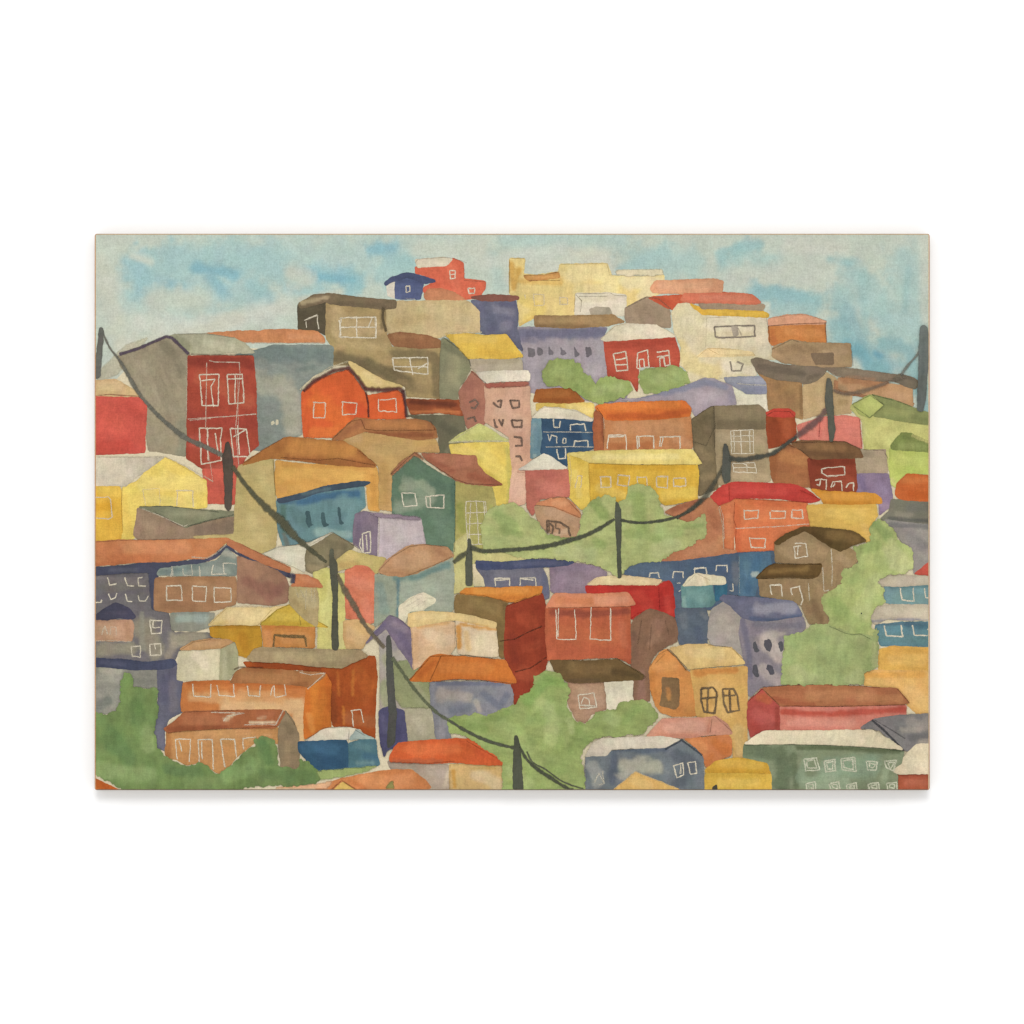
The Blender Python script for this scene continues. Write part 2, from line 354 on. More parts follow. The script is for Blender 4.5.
w('8b8794', '120 500 230 498 600 500 575 560 590 600 605 750 700 800 700 900 200 830 170 700 168 630 120 560', '5f6282,38,.95: 160 530 400 530 580 520; 6a6b86,20,.8: 150 560 230 570; 9b959d,50,.6: 400 700 560 720; 7c7a8c,40,.5: 200 720 300 780')
r('816845', '228 440 420 440 630 435 690 470 600 490 400 502 230 492', '987d55,22,.6: 260 465 560 460; 6c5538,14,.6: 240 490 500 495')
for q in ('192 600 225 610 228 650 195 652', '240 598 268 610 270 642 244 640', '300 595 325 630 322 640 300 640', '360 595 395 635 365 640', '430 595 460 640 435 652', '488 598 518 600 520 640 495 655'): dab('625f68', q, wob=.8)
H('dark blue grey block with maroon roof')
w('585c78', '-100 362 130 360 145 430 138 505 165 620 60 545 0 540 -48 528 -48 415', '6b6e86,30,.7: 0 400 100 420; 4c5072,30,.7: -20 380 20 500; 6f7088,26,.6: 70 500 100 480; 504f70,20,.6: 60 380 130 380')
r('74483f', '-100 345 0 330 145 340 150 352 110 362 -40 362')
H('grey brown gable house below the top')
w('837461', '690 420 690 400 800 342 850 352 920 410 925 500 880 495 700 490', '776955,40,.5: 760 400 860 440')
r('b2482f', '810 345 1024 330 1160 318 1250 325 1340 330 1380 360 1340 385 1100 375 1024 372 940 412 900 395', 'c06a4c,30,.7: 1040 340 1320 350; a23c28,16,.6: 850 350 950 390')
ln('d0c6ac', 1.2, '930 420 1000 380 1040 376', .8); ln('6b6253', 1, '690 400 800 345 860 350 925 405', .5)
H('red house under low white roof with three white windows')
w('a43f30', '582 570 945 545 972 640 968 700 760 700 755 830 720 770 605 755', '8c3327,26,.8: 600 590 930 570; b04936,50,.6: 640 680 900 640; ab4534,30,.5: 720 790 740 700')
r('cabfa3', '565 560 640 490 690 480 850 488 930 530 950 545 600 568', 'd0c6ab,40,.5: 700 510 850 520')
ln('8f8168', .5, '565 560 640 492 700 480;870 490 950 540', .5, roof=1)
n('632 635 695 622 705 718 650 722 632 635;645 665 700 655;640 690 700 690', wd=1.15); n('755 630 808 615 815 700 790 704 788 660 765 664 768 710 752 705 755 630', wd=1.15); n('855 625 915 618 922 690 895 694 892 655 870 655 872 700;855 650 920 640', wd=1.15)

T(690, 230)
H('pink orange rooftop block on the skyline')
w('c48563', '-180 262 0 255 130 250 170 262 165 320 -20 328 -190 320 -205 300', 'cc9472,30,.6: -150 285 100 285')
H('tall cream white house with yellow eaves and grey windows')
w('c4b993', '-60 380 0 372 70 432 390 445 400 560 440 665 320 655 340 745 180 755 0 780 0 770 -15 720 -50 690 -45 600 -80 520 -95 420', 'cdc3a6,60,.85: 120 480 360 480 380 620; c5b276,60,.8: -40 600 20 700 120 730; ccc3a9,40,.8: 200 700 320 720; c6bc98,50,.6: -20 470 20 600; cac0a2,40,.7: 180 560 340 580')
r('c4962f', '0 378 60 402 200 405 360 408 405 432 400 446 200 438 70 434 20 400', 'd0a43a,16,.6: 100 420 380 430')
r('877863', '45 378 100 366 200 378 340 374 385 385 372 412 200 404 60 402', None)
r('bc5f47', '-30 326 120 325 235 322 320 335 365 372 330 380 150 372 0 372 -50 360', 'c5725a,18,.6: 60 345 300 350')
r('d3ba85', '35 650 90 605 200 610 310 625 335 642 180 648', None)
ln('a98d55', .45, '35 652 90 606 150 640 335 640;95 606 250 612;320 625 335 645', .6)
ln('84796a', .45, '80 600 85 450 200 445;390 440 410 580 440 665', .5)
n('125 495 330 488 332 545 150 552 130 545 125 495', '7f7a70', 1.5, .75); dab('8c867a', '212 492 245 492 250 540 222 545', wob=.4); ln('7f7a70', 1.2, '245 500 265 540', .6)
n('205 670 215 720 260 722 272 685 240 675', '8d897c', 1.6, .75)
H('white house under thin blue roof')
w('bfbda6', '180 770 240 800 390 800 398 925 230 905 200 820', 'c8c2a8,40,.5: 260 870 380 890')
r('7880a0', '172 756 380 750 398 800 390 838 290 838 230 800 190 785', '8f95a8,16,.7: 200 765 380 770; 6c78a0,20,.8: 280 820 380 820')
ln('c4c1b2', 1.2, '240 785 300 792 395 795', .8, roof=1)
H('orange house with pink flat roof at the right of the ridge')
w('af6833', '400 490 690 478 698 575 580 570 500 568 420 590 405 570', 'a0562c,20,.7: 420 520 430 580; ba7540,30,.6: 500 520 660 530')
r('c4876a', '400 455 500 435 590 432 640 450 700 468 690 480 520 482 405 490')
ln('6d4630', .9, '400 492 520 482 700 476;690 475 700 575;402 490 408 575', .7); ln('6b4a3c', .45, '404 452 520 434 600 434 700 466', .5, roof=1)
H('taupe house with smudged window')
w('8c7556', '425 600 520 562 600 578 700 580 820 582 828 700 700 706 480 680 420 650', '7b654a,30,.7: 460 610 550 600 640 620; 998163,30,.6: 700 620 790 620; 836d50,20,.6: 640 600 720 600')
dab('6f5d49', '615 632 735 628 735 690 640 690', nm='window', edge=.5)
ln('665441', .7, '418 612 520 560 560 575;825 590 835 695', .6)
H('long brown house with wide dark grey roof')
w('8a6a45', '340 720 440 765 570 780 578 970 540 960 520 930 400 920 395 780', '9b754a,30,.7: 360 740 450 770; 7a5f3e,40,.6: 440 800 540 900; 6e5436,14,.7: 570 800 570 950; 8d6a43,20,.6: 420 850 500 800')
w('a58c64', '580 785 640 770 700 730 760 770 830 790 825 938 640 950 582 965', '95805a,30,.6: 620 820 640 930; ad946c,26,.6: 720 760 740 800; 8f7850,20,.7: 770 880 800 880')
w('8d6446', '740 770 830 800 1000 745 1020 800 1150 890 1000 880 980 860 850 850 740 830', 'a06d4a,24,.8: 760 790 900 790; 74533a,20,.7: 820 815 960 790; a57e5c,40,.8: 1040 870 1100 840; b08a66,20,.6: 1100 880 1130 900')
r('6a5f4f', '312 665 340 655 480 690 640 702 700 710 690 735 640 775 590 790 560 778 440 765 345 728', '584e41,24,.7: 360 700 580 740; 584d40,16,.6: 600 760 660 740')
r('6a5f4f', '690 706 800 706 1024 738 1130 752 1178 780 1168 806 1120 795 1024 770 940 775 820 760 740 742', '766b59,24,.6: 800 725 1000 750; 84664c,16,.6: 800 755 940 765')
ln('b8a98a', 1, '690 735 720 728 760 760', .6); ln('7d4f36', .6, '760 805 880 800;770 790 870 785', .4)
# ================================================================ second tier
T(735, 260)
H('tan side house under the dark eaves at right')
w('a17a57', '530 600 830 640 905 640 912 750 860 745 780 720 640 680 530 660', 'ad8562,30,.6: 780 690 880 700; 8a5f42,30,.8: 560 610 760 630; 7c6a50,20,.6: 540 650 560 660')
r('625a4b', '840 582 880 592 938 632 922 660 870 645 810 612', '6b6252,14,.7: 850 600 900 630')
H('lime green house with olive roofs at right edge')
w('a9ad62', '600 740 700 790 830 826 1010 845 1010 1100 790 1080 770 980 660 968 652 820 590 760', 'b4b56a,50,.7: 700 880 900 960; 9ba656,40,.6: 820 1040 940 1060; b5b472,26,.6: 640 800 650 900')
r('93a256', '600 740 690 690 765 742 690 806 640 790', '9fab5c,24,.6: 660 720 720 770', )
r('6d7a48', '700 688 820 720 905 752 1010 790 1010 845 900 832 710 798 765 745', '7c8850,24,.6: 780 770 900 790; 5f6d40,20,.6: 900 800 1000 830')
ln('4f5a3a', .9, '600 740 690 692 765 742 690 808 610 750;700 690 830 722 905 752', .6, roof=1)
T(735, 390)
H('second green house with dark green roof at right edge')
w('9db052', '790 300 860 310 1010 318 1010 430 870 425 820 500 795 480 790 350', 'aab95c,40,.7: 820 350 960 370; 92a84a,30,.6: 830 420 900 410; b7b56f,20,.6: 800 460 815 480')
r('64763c', '795 285 850 220 900 222 960 262 1010 290 1010 318 860 308 800 302', '72864a,24,.7: 850 280 960 290; 566834,14,.6: 860 240 900 250')
ln('b6b76b', 3, '905 232 960 255 1000 272', .7, roof=1)
H('pink red house behind the right pole')
w('c2655a', '318 180 440 140 560 130 638 145 645 250 650 300 560 262 440 258 330 250', 'cb7267,50,.6: 380 180 420 220; c66a5e,40,.5: 540 180 620 220; b8574e,14,.6: 434 160 434 240')
ln('7b3a3c', .8, '436 150 430 240;638 150 648 290', .7)
H('dark red cylinder shaped block with red top')
w('85391f', '158 130 300 130 312 180 310 262 170 300', '743019,40,.7: 200 180 200 260; 94452a,30,.6: 270 170 280 240')
r('ab3229', '155 118 200 98 280 98 310 118 306 135 250 140 165 132', None)
ln('6d2a22', .8, '160 130 200 108 280 110 308 140', .7, roof=1)
H('grey taupe block behind the brown gable house')
w('8c806a', '640 310 770 306 782 425 625 425 610 350', '776d5a,24,.7: 640 330 700 330; 978a72,24,.6: 700 390 760 400')
ln('6e6455', .8, '650 305 760 308 782 350', .7)
H('violet house under the brown gable house')
w('75678b', '618 430 785 430 805 540 800 590 740 640 735 560 620 520', '655a84,24,.7: 640 450 660 500; 81739a,24,.6: 740 480 770 520; 8b7a94,20,.5: 660 540 780 600')
H('dark red house with brown roof and white windows, right')
w('8a5634', '175 345 270 275 330 300 400 360 400 500 300 490 200 475 180 420', '9c663c,40,.8: 250 340 350 370; 784627,30,.7: 200 330 190 450; 6f4a30,20,.7: 240 290 300 290; 93603a,30,.6: 240 440 320 460; 7a4228,20,.7: 385 400 390 480')
w('76301f', '372 350 612 345 625 505 612 525 480 515 390 505', '662818,30,.7: 400 370 600 370; 843828,40,.7: 480 440 590 470')
r('6a4b2f', '285 272 340 260 560 265 640 305 655 345 560 350 400 352 340 310', '7c5c3a,26,.6: 380 290 560 300; 5b4028,20,.6: 340 320 600 335')
ln('4f3524', .8, '270 280 340 310 395 360;285 270 560 264 650 305', .6, roof=1)
n('445 405 470 398 560 392 560 435 470 442 445 425 445 405', wd=.9, a=.85); n('412 465 440 455 468 460 465 510;440 460 435 490 418 485', wd=1.0, a=.85); n('490 500 498 470 545 468 548 518;510 480 500 495', wd=1.0, a=.85); n('568 500 580 478 605 475 608 515', wd=1.0, a=.85)
T(640, 340)
H('tall olive grey house with white lattice window beside the middle pole')
w('695d43', '262 410 375 330 385 345 385 560 400 760 300 800 290 640 270 520', '5e5339,30,.7: 290 430 370 380; 776a4c,30,.6: 300 560 360 600; 5a5039,16,.8: 380 380 380 520; 7f7151,30,.6: 330 700 380 700')
w('8a7d60', '385 455 640 455 655 560 668 720 570 735 400 740 390 600', '978a6c,40,.6: 420 500 620 520; 7d7156,30,.6: 420 640 620 640; a59372,30,.6: 480 690 640 705')
r('6e634b', '380 335 500 338 610 332 640 360 640 455 385 455', '61563f,30,.7: 400 430 620 430; 7b7054,40,.5: 420 370 600 380')
ln('4f4632', .8, '378 335 384 450 380 560;262 405 375 330;270 520 340 540 380 450', .6)
n('462 465 580 460 582 580 470 582 462 465;515 462 520 580;465 520 580 520;480 470 484 575;560 465 564 575;465 492 582 490', a=.85, wd=.75)
n('475 632 585 628 598 680 478 675 475 632;528 630 545 640 550 678;480 655 592 652', a=.85, wd=.75)
H('orange house with bright red roof, right of centre')
w('c25f38', '480 812 855 832 868 900 875 960 780 1000 700 1080 600 1180 500 1165 492 1090 480 900', 'cc6b41,60,.6: 560 900 820 900; b8502f,30,.6: 490 860 500 1100; c9673f,40,.6: 700 990 820 960; b6512e,20,.6: 560 830 840 850')
w('ba623d', '405 845 480 815 480 1090 415 1090 420 950', 'c9734a,30,.6: 450 900 450 1000; b05a36,20,.6: 420 880 430 1060')
r('ab2f2b', '362 800 420 745 480 728 600 732 780 738 850 765 925 820 870 832 700 812 480 808 460 825 400 845 370 825', 'b93935,30,.7: 460 770 740 780; 98251f,16,.6: 820 770 900 815; 9c2a24,12,.6: 460 740 460 800; a42a27,14,.7: 500 800 800 805')
ln('7c2018', .7, '820 770 930 818;455 745 458 820;490 812 860 830', .6, roof=1); ln('7c3320', .7, '484 830 480 920 492 960 488 1040', .6); ln(WH, .7, '408 850 425 900 432 1020', .8)
ln(WH, .9, '490 965 700 955 865 942', .8)
box('535 870 605 915;668 878 745 915;778 870 832 912', wd=1.0, a=.8); box('565 1015 640 1065', wd=1.0, a=.8)
T(640, 340)
H('blue violet low roof house behind the bushes')
w('8a8493', '-100 305 0 300 220 240 330 195 380 200 470 235 492 330 360 335 280 390 255 340 230 310 0 318', '6d7399,26,.9: 0 285 180 255 330 215 440 240; 9a94a0,40,.6: 300 290 420 290; 7e7c94,20,.7: 470 260 470 310')
T(90, 390)
H('long white grey roof and yellow house at left edge')
w('d7b952', '165 500 240 470 330 365 390 345 440 370 595 465 600 600 540 610 250 595 240 690 225 760 160 765 160 600', 'dfc568,60,.7: 280 480 540 480; cfac45,30,.6: 170 560 200 740; dac368,40,.6: 300 560 520 580')
w('cf9c2e', '20 490 155 495 162 600 165 720 155 765 20 785', 'd6ab42,40,.8: 60 510 140 530; c48a1c,36,.8: 40 600 100 600; d2a034,40,.6: 60 720 120 740')
r('b9b09a', '20 345 270 345 380 345 290 410 230 450 180 492 150 490 20 488', 'c2b8a2,40,.6: 60 420 220 400')
ln('cdc3a8', 1.1, '20 342 270 346 390 344 500 395 630 468', .85, roof=1); ln('a8873c', .7, '165 500 160 600 168 720', .6); ln('7a6a3c', .6, '390 345 595 462', .3)
n('440 515 525 515 530 600;448 520 445 595', wd=1.0, a=.5); n('270 510 285 590;270 508 355 505 360 590', wd=.95, a=.3); n('30 550 95 548 105 560 112 650 95 660 32 655', wd=.9, a=.65)
H('brown grey shed with sagging green grey roof')
w('7c6a57', '245 605 330 620 480 705 740 640 742 745 660 755 540 762 250 770 222 740 232 690', '6d5d4f,40,.7: 560 720 700 700; 86735f,40,.6: 280 680 420 720; 8b7262,30,.6: 240 640 240 740')
r('6c7259', '250 598 400 596 540 612 770 625 765 640 660 655 560 680 490 705 400 655', '7b8066,30,.6: 400 630 600 640')
ln('3f3f35', .6, '250 598 400 595 540 610 660 625;330 625 470 700', .7, roof=1); ln('d5cbb0', .9, '270 608 350 640 480 698 500 690', .85, roof=1); ln('42453a', 1.2, '500 698 600 670 770 632', .65, roof=1)
T(240, 390)
H('ochre house with broad brown hipped roof and orange wall')
w('a4955e', '0 385 60 370 170 355 180 560 185 640 190 700 180 800 130 830 90 840 0 790 -100 830 -240 750 -30 740 -25 600 -10 400', '9a8b54,50,.6: 40 500 60 600; ada069,50,.6: 60 660 120 760; a99a62,50,.6: -100 700 -40 640; b0a268,30,.5: 100 400 140 500')
w('c0893f', '185 362 300 375 500 390 700 395 712 480 712 620 660 612 650 500 640 470 420 500 190 552 178 440', 'c99548,60,.7: 240 420 600 430; b87f39,20,.7: 220 380 640 400; b57c35,20,.7: 680 440 690 600; bf8a45,30,.6: 220 510 300 500')
r('935c2c', '10 385 60 345 220 250 260 242 440 258 540 262 600 300 700 375 690 395 500 385 220 352 150 350', 'a66c33,50,.8: 280 300 560 310; 7f4b26,24,.8: 240 355 660 380; 8a5428,30,.7: 60 350 200 290; 7f4b26,16,.7: 610 320 690 380')
ln('6b3d22', .9, '20 375 120 305 220 248;210 345 400 360 500 350 690 385;600 305 700 380', .6, roof=1); ln('6b5a2c', .9, '170 360 182 540', .6)
H('red orange gabled house with three white windows')
T(290, 230)
w('c24a22', '62 830 150 760 300 715 380 830 400 850 540 820 580 840 592 965 420 965 330 965 260 1060 70 1060 62 930', 'cf5a24,70,.8: 130 880 240 960; b83a1f,50,.6: 320 900 360 930; c9471f,40,.6: 440 880 560 900; d0662b,40,.6: 120 1040 240 1030')
r('bfa669', '300 672 340 690 480 770 580 800 560 812 410 812 370 790 320 720', 'c8b17a,20,.5: 380 730 460 780')
ln('5c3330', 3.6, '68 826 120 775 220 722 300 706 350 760 385 815', .85, roof=1, soft=.6); ln('5c3330', 4.2, '380 815 480 820 560 812 582 830', .85, roof=1, soft=.6); ln('4f2c30', 3, '580 820 592 900 598 960', .85, roof=1, soft=.6); ln('5a2a26', 1.8, '388 830 400 890 402 960', .8, roof=1)
ln('c8bd98', 1.4, '50 820 110 765 200 705 300 672', .8, roof=1)
box('120 885 182 962', wd=1.0, a=.75); box('268 882 340 945', wd=1.0, a=.75); box('455 868 545 930', wd=.9, a=.8)
H('dark brown long low roof behind the red orange house')
w('5d5a45', '600 950 740 950 890 950 900 1040 880 1100 790 1170 770 1180 760 1040 680 970', '504d3b,30,.6: 780 1000 860 1040; 6a6a52,20,.6: 860 1060 800 1140')
r('7b3c22', '595 865 700 870 860 868 880 915 885 950 760 935 620 945 605 910', '5e2c1c,16,.9: 620 880 850 895; a85c34,12,.9: 620 935 760 928 870 935')
ln('c9b893', .9, '870 895 880 925', .8, roof=1)
H('brown roofed tan house behind the ochre house')
T(240, 390)
w('a5834e', '520 250 600 225 640 220 1000 250 1024 320 900 315 860 340 780 430 780 620 715 610 712 400 700 380 610 300', 'b08f58,50,.6: 700 300 860 290; 98753f,40,.6: 740 400 740 560; ab8c5e,30,.7: 580 250 600 240; a9874a,20,.6: 900 270 1000 270')
r('8c5a35', '470 252 570 160 600 142 700 155 900 150 960 160 1000 195 1010 245 900 255 640 210 600 225 520 255', 'a2683a,30,.8: 680 175 940 180; 774328,18,.85: 660 225 980 230; 7e4c30,30,.7: 500 235 620 170')
ln('5c3420', .8, '640 200 700 208 1000 205;470 255 570 160 620 150 640 200;975 160 1000 205', .6, roof=1)
# ================================================================ middle tier, left to right
T(400, 300)
H('olive green gable house with mustard roof')
w('6f7257', '215 200 240 200 350 300 362 345 330 410 300 450 295 510 205 500 205 380 210 260', '7f8263,40,.7: 280 300 280 420; 5f624a,24,.6: 230 230 330 290; 767a5e,30,.6: 240 420 260 480')
w('918b78', '358 305 622 300 628 360 520 362 400 370 362 345', 'a39b84,40,.6: 520 340 600 340; 857f68,16,.6: 380 320 600 312')
r('caa33c', '232 175 330 172 440 182 545 178 630 290 540 300 420 298 350 300', 'bf9430,30,.6: 420 270 600 290; d5b14f,30,.6: 300 200 480 200')
ln('cfc29a', 1.2, '215 190 250 172 420 165', .8, roof=1); ln('42463a', .9, '220 190 300 248 355 310 362 340', .7)
H('pink apartment block with white roof and grey windows')
w('8c5b4c', '302 470 350 400 368 362 430 420 440 540 440 600 430 640 345 660 330 600 310 540', '7d4f43,30,.6: 340 440 400 420; 95665500,20,.1: 380 500 380 520'.replace('95665500','956655'))
w('ba8e76', '432 440 560 450 665 440 662 520 670 600 665 700 672 830 640 1040 560 1060 560 700 432 620 440 520', 'c49b82,60,.8: 520 560 600 640; a97a67,40,.5: 620 700 640 800; c69c86,60,.8: 600 900 600 1000; bd917b,40,.6: 560 500 640 480')
w('8a4a40', '434 425 560 418 660 414 664 440 560 448 436 452', '965a4c,14,.5: 560 430 650 430', soft=3)
r('c8c0ab', '390 372 480 364 655 362 664 385 662 412 540 415 435 424', None)
ln('4c3d34', .7, '362 362 400 395 440 425', .6); ln('8a3f3a', .5, '600 882 650 885', .6)
for a, b in (('355 525 385 510 400 530 385 555 362 550', '475 525 500 545 515 550 520 515 495 520'), ('565 515 610 515 610 550 575 552 565 515', '480 610 490 650 500 650;505 610 520 645 528 610'), ('572 615 625 618 622 652 580 650 572 615', '580 700 620 705 625 745 590 745'), ('590 800 615 800 625 825', '345 610 380 600 390 625')):
    n(a, '735f54', 1.9, .8); n(b, '735f54', 1.9, .8)
T(540, 390)
H('yellow house with brown roof behind the blue house')
w('d2b35a', '-20 72 90 65 200 62 275 70 278 130 260 150 150 100 -20 105', 'd9c278,30,.6: 150 90 260 110; c9a542,16,.6: -10 75 120 75')
r('8a4c20', '-35 62 -20 0 30 -5 160 -8 228 58 150 66 0 62', '96582a,24,.6: 40 20 140 20; 7a3f1b,14,.6: 0 50 200 50')
H('dark blue house with white drawn windows and cream roof')
w('557d94', '-43 148 12 140 16 330 -10 335 -48 352 -46 240', '6f8f9c,20,.7: -30 180 -28 280; 44708f,20,.6: -20 200 -20 300; 8da3a2,10,.7: -30 335 -20 350')
w('27486f', '10 142 140 145 270 160 272 260 275 300 220 318 140 330 135 395 100 370 0 320 14 250', '1f3f6a,40,.7: 80 200 200 230; 335a80,30,.7: 220 180 250 290; 234a78,20,.7: 50 300 120 350')
r('c8c0a8', '-42 142 -5 105 22 86 100 92 190 108 272 150 265 160 140 146 10 142', 'bdb59c,16,.6: 60 125 220 135')
ln('8b846f', .5, '-42 140 -5 104 22 88 100 92 200 112 270 150', .5, roof=1)
ln(WH, .7, '15 215 150 215 268 218', .85); ln(WH, .8, '30 292 150 290 275 292', .85)
n('68 150 72 190 98 192 105 158', a=.85); n('155 208 155 178 228 174 236 210', a=.85); n('38 228 50 262 58 232 86 238 84 275', a=.8); n('118 248 132 250 132 272 116 272 118 248', a=.8, wd=1.15); n('172 290 178 262 242 260 246 292', a=.85); n('85 300 98 352 130 350 130 300', a=.85, wd=1.15)
H('orange house with glowing orange roof and three open topped windows')
w('8a4a2e', '280 110 300 95 325 140 330 310 280 310 272 200', '9c5634,16,.6: 300 160 310 280; 6f3a26,10,.7: 320 140 325 260')
w('a56a42', '325 140 400 150 600 150 770 130 780 300 600 305 330 310', 'b07a52,50,.7: 420 200 700 200; 94552f,24,.8: 360 290 560 285; b58059,30,.6: 700 250 760 280')
r('c15a22', '282 90 300 75 450 64 740 56 772 95 768 132 600 150 400 155 335 150 315 120', 'a3461d,20,.9: 350 135 600 135 760 110; cc6a2b,26,.7: 340 85 700 75')
ln('5c3020', .7, '290 90 320 130 328 200 325 300', .6); ln(WH, .7, '325 140 330 200', .4)
n('345 300 350 232 440 230 444 305;355 240 430 238', a=.85); n('500 300 495 238 580 236 584 300;505 240 510 290', a=.85); n('612 290 615 240 715 238 718 298;630 245 620 290', a=.85)
T(540, 390)
H('long yellow house with six white windows and pale roof')
w('cbab42', '140 325 250 370 255 450 260 600 210 610 160 560 145 540 150 420', 'd2b95e,24,.6: 180 420 200 540; c09c34,24,.6: 190 350 220 380')
w('c1962c', '250 375 500 385 800 382 812 420 805 560 640 590 600 560 550 500 450 500 440 570 380 585 300 560 260 600', 'b3861f,22,.8: 280 390 600 395 780 395; d0ae45,40,.8: 640 540 780 520; cdb050,30,.6: 300 500 420 540')
r('cdb863', '140 325 280 315 500 308 780 305 828 378 700 378 500 378 330 375 250 370 200 345', 'd6c67c,24,.7: 280 345 700 340; c0a94f,14,.5: 760 330 800 370')
ln('8a7330', .8, '250 375 500 384 800 382', .6, roof=1); ln('b8983c', .7, '250 380 255 500 262 600', .5); ln('d8ccaa', .8, '148 330 160 420 150 540', .5)
box('310 442 365 498;395 440 455 490;500 445 550 495;595 445 655 498;685 448 745 495', a=.6, wd=1.15); n('180 500 195 440 215 440 210 500', a=.45)
H('rose red house with cream gable roof')
w('a95a4e', '-73 408 0 405 140 405 150 500 150 545 60 545 0 560 -40 645 -66 600 -70 500', 'a0524a,30,.6: -80 430 100 430; b26558,40,.6: 0 480 100 520')
r('c9c2ad', '-113 408 -48 370 22 325 60 345 110 380 140 400 40 405', 'd0c8b0,30,.6: -40 380 40 370; b9b6a4,16,.6: -120 400 -60 375')
ln('a23c30', 1, '-115 415 -73 412', .7)
T(390, 390)
H('tan and orange hut with arched dark window in the bushes')
w('99785c', '740 600 770 580 860 595 975 650 965 740 900 770 820 730 780 700 750 650', 'a5866a,30,.6: 800 620 920 650; 8d6c50,20,.6: 900 700 960 730; b0977a,16,.6: 830 750 910 720')
r('b3704a', '745 585 830 555 895 548 935 580 975 630 975 655 900 625 840 598', 'c0845c,20,.6: 840 580 900 580')
ln('4f3a2e', .6, '740 590 840 598 975 655;830 555 895 548 980 640', .6, roof=1)
n('805 735 803 670 870 678 912 705 922 750;812 675 815 728;818 680 835 700 830 735;845 682 848 705 868 712 868 735', '6a5848', 1.8, .75)
H('yellow house with pale green gable roof')
w('c9ae49', '300 280 450 270 605 265 620 400 610 500 600 620 545 650 530 560 520 480 440 460 330 360', 'd2bb57,50,.7: 480 320 560 440; a9a04a,14,.85: 600 300 612 500 600 600; cdb45a,30,.6: 340 300 460 330; b7a03c,20,.6: 450 400 560 470')
r('aab066', '300 270 360 225 420 195 455 172 520 205 560 235 610 262 480 264 400 262', 'a0a658,24,.6: 400 240 520 240')
ln('d0c6a4', 1.3, '305 268 400 262 610 262', .85, roof=1); ln('d0c6a4', .9, '300 270 455 175', .5, roof=1)
H('green house with brown roof and tall white lattice window')
w('8c8c4e', '330 470 520 490 540 580 560 680 600 740 600 800 440 830 390 830 330 860 325 640', '8e8a4c,50,.8: 360 520 500 520; 77803c,30,.8: 360 600 370 720; a3a352,40,.8: 350 780 400 810; b3aa78,50,.8: 560 740 570 790; 8a9a4c,14,.7: 520 600 540 760; a39f5e,12,.6: 545 560 570 700')
w('4f6b57', '15 440 60 400 125 335 180 380 260 430 330 465 330 640 330 830 290 800 190 800 150 650 15 640 10 560', '6f8471,50,.85: 100 480 200 560 60 600; 4a6656,30,.6: 200 480 300 500; 57735f,50,.6: 240 640 300 760; 3f5b4f,14,.6: 320 480 322 640; 7b8c77,26,.7: 60 500 160 480 210 520')
w('aeab6c', '330 780 400 730 440 825 720 830 720 870 600 880 430 880 425 1020 325 1040')
r('8b5640', '160 325 300 328 440 338 445 380 490 430 575 485 530 490 400 480 340 462 260 410 180 350', '99604a,40,.7: 240 350 400 370; 7f4230,30,.7: 420 440 540 480; 7b4030,20,.5: 200 350 320 420')
r('8b5a40', '0 425 50 370 128 318 155 330 180 360 125 338 60 395 10 440', None, soft=1)
ln('5a3a2c', .8, '5 430 125 320 200 370 330 455 400 480 575 488', .6, roof=1); ln('3e4b38', .7, '332 465 335 640 330 830', .6)
n('60 525 128 530 136 590 70 598 60 525', a=.85); n('182 545 275 538 275 605 190 600 182 545;205 545 208 598', a=.85)
n('390 570 490 570 498 700 505 790 400 790 388 640 390 570;442 570 455 790;412 580 405 780;390 630 495 625;395 685 498 680;400 740 500 738;480 570 490 780', a=.8, wd=.7)
T(240, 390)
H('blue wall house with dark slanted eave and three dark windows')
w('4f7d8c', '188 565 300 545 420 515 635 495 640 600 585 640 580 780 480 735 380 770 220 800 195 720 190 640', '2f5f8a,26,.95: 300 575 420 545 600 530; 5c8a98,50,.8: 520 580 600 620 560 700; 47685f,26,.8: 220 600 230 720; 456f75,40,.7: 270 620 340 680; 7f9fa0,30,.8: 400 730 560 740; 2f5a80,16,.7: 210 575 280 570; 5f5f52,16,.7: 225 740 240 790')
r('33455c', '188 560 300 535 450 490 600 468 670 472 640 490 520 505 400 525 300 560 200 580', '4f6670,12,.7: 320 530 460 505')
for q in ('335 620 355 618 368 690 380 690 350 705 338 680', '415 630 432 625 440 680 458 690 430 702 418 680', '500 595 510 600 520 670 535 685 515 690 500 640'): dab('33535c', q, wob=.7)
H('lilac house with white double window')
w('6c6178', '590 635 640 620 710 640 708 860 655 850 600 800 580 790 582 690', '5f556e,24,.6: 610 680 600 780; 776c80,24,.6: 670 660 690 700')
w('a49ba2', '712 650 780 640 850 655 925 660 950 790 900 795 830 810 740 880 705 862', 'aea6a7,50,.6: 780 720 900 760; 8f8592,14,.8: 730 655 900 665')
w('776b80', '640 625 780 635 925 650 925 668 840 662 712 655', None, soft=4)
ln('c8bfae', 1.1, '712 650 712 770 706 850', .7); ln('c8bfae', .7, '585 790 650 850', .8)
n('625 735 668 725 668 830 632 835 625 735;648 740 652 820;615 760 612 800 632 832', a=.85, wd=1.15)
T(90, 500)
H('dark grey house with long terracotta roof, many windows, left')
w('5f5d62', '22 350 180 350 320 345 335 400 325 560 400 575 420 640 430 680 600 680 640 700 500 740 450 780 430 830 320 845 22 820 22 600', '62605b,50,.8: 100 450 260 460; 777565,70,.9: 260 640 340 760; 81806e,60,.9: 440 720 560 700; 7b7a6a,50,.85: 60 760 200 760; 767c70,20,.7: 265 580 270 760; 5c5962,20,.8: 40 500 300 460; 6d6a6a,24,.6: 60 400 280 420; 857f70,30,.6: 400 800 430 740')
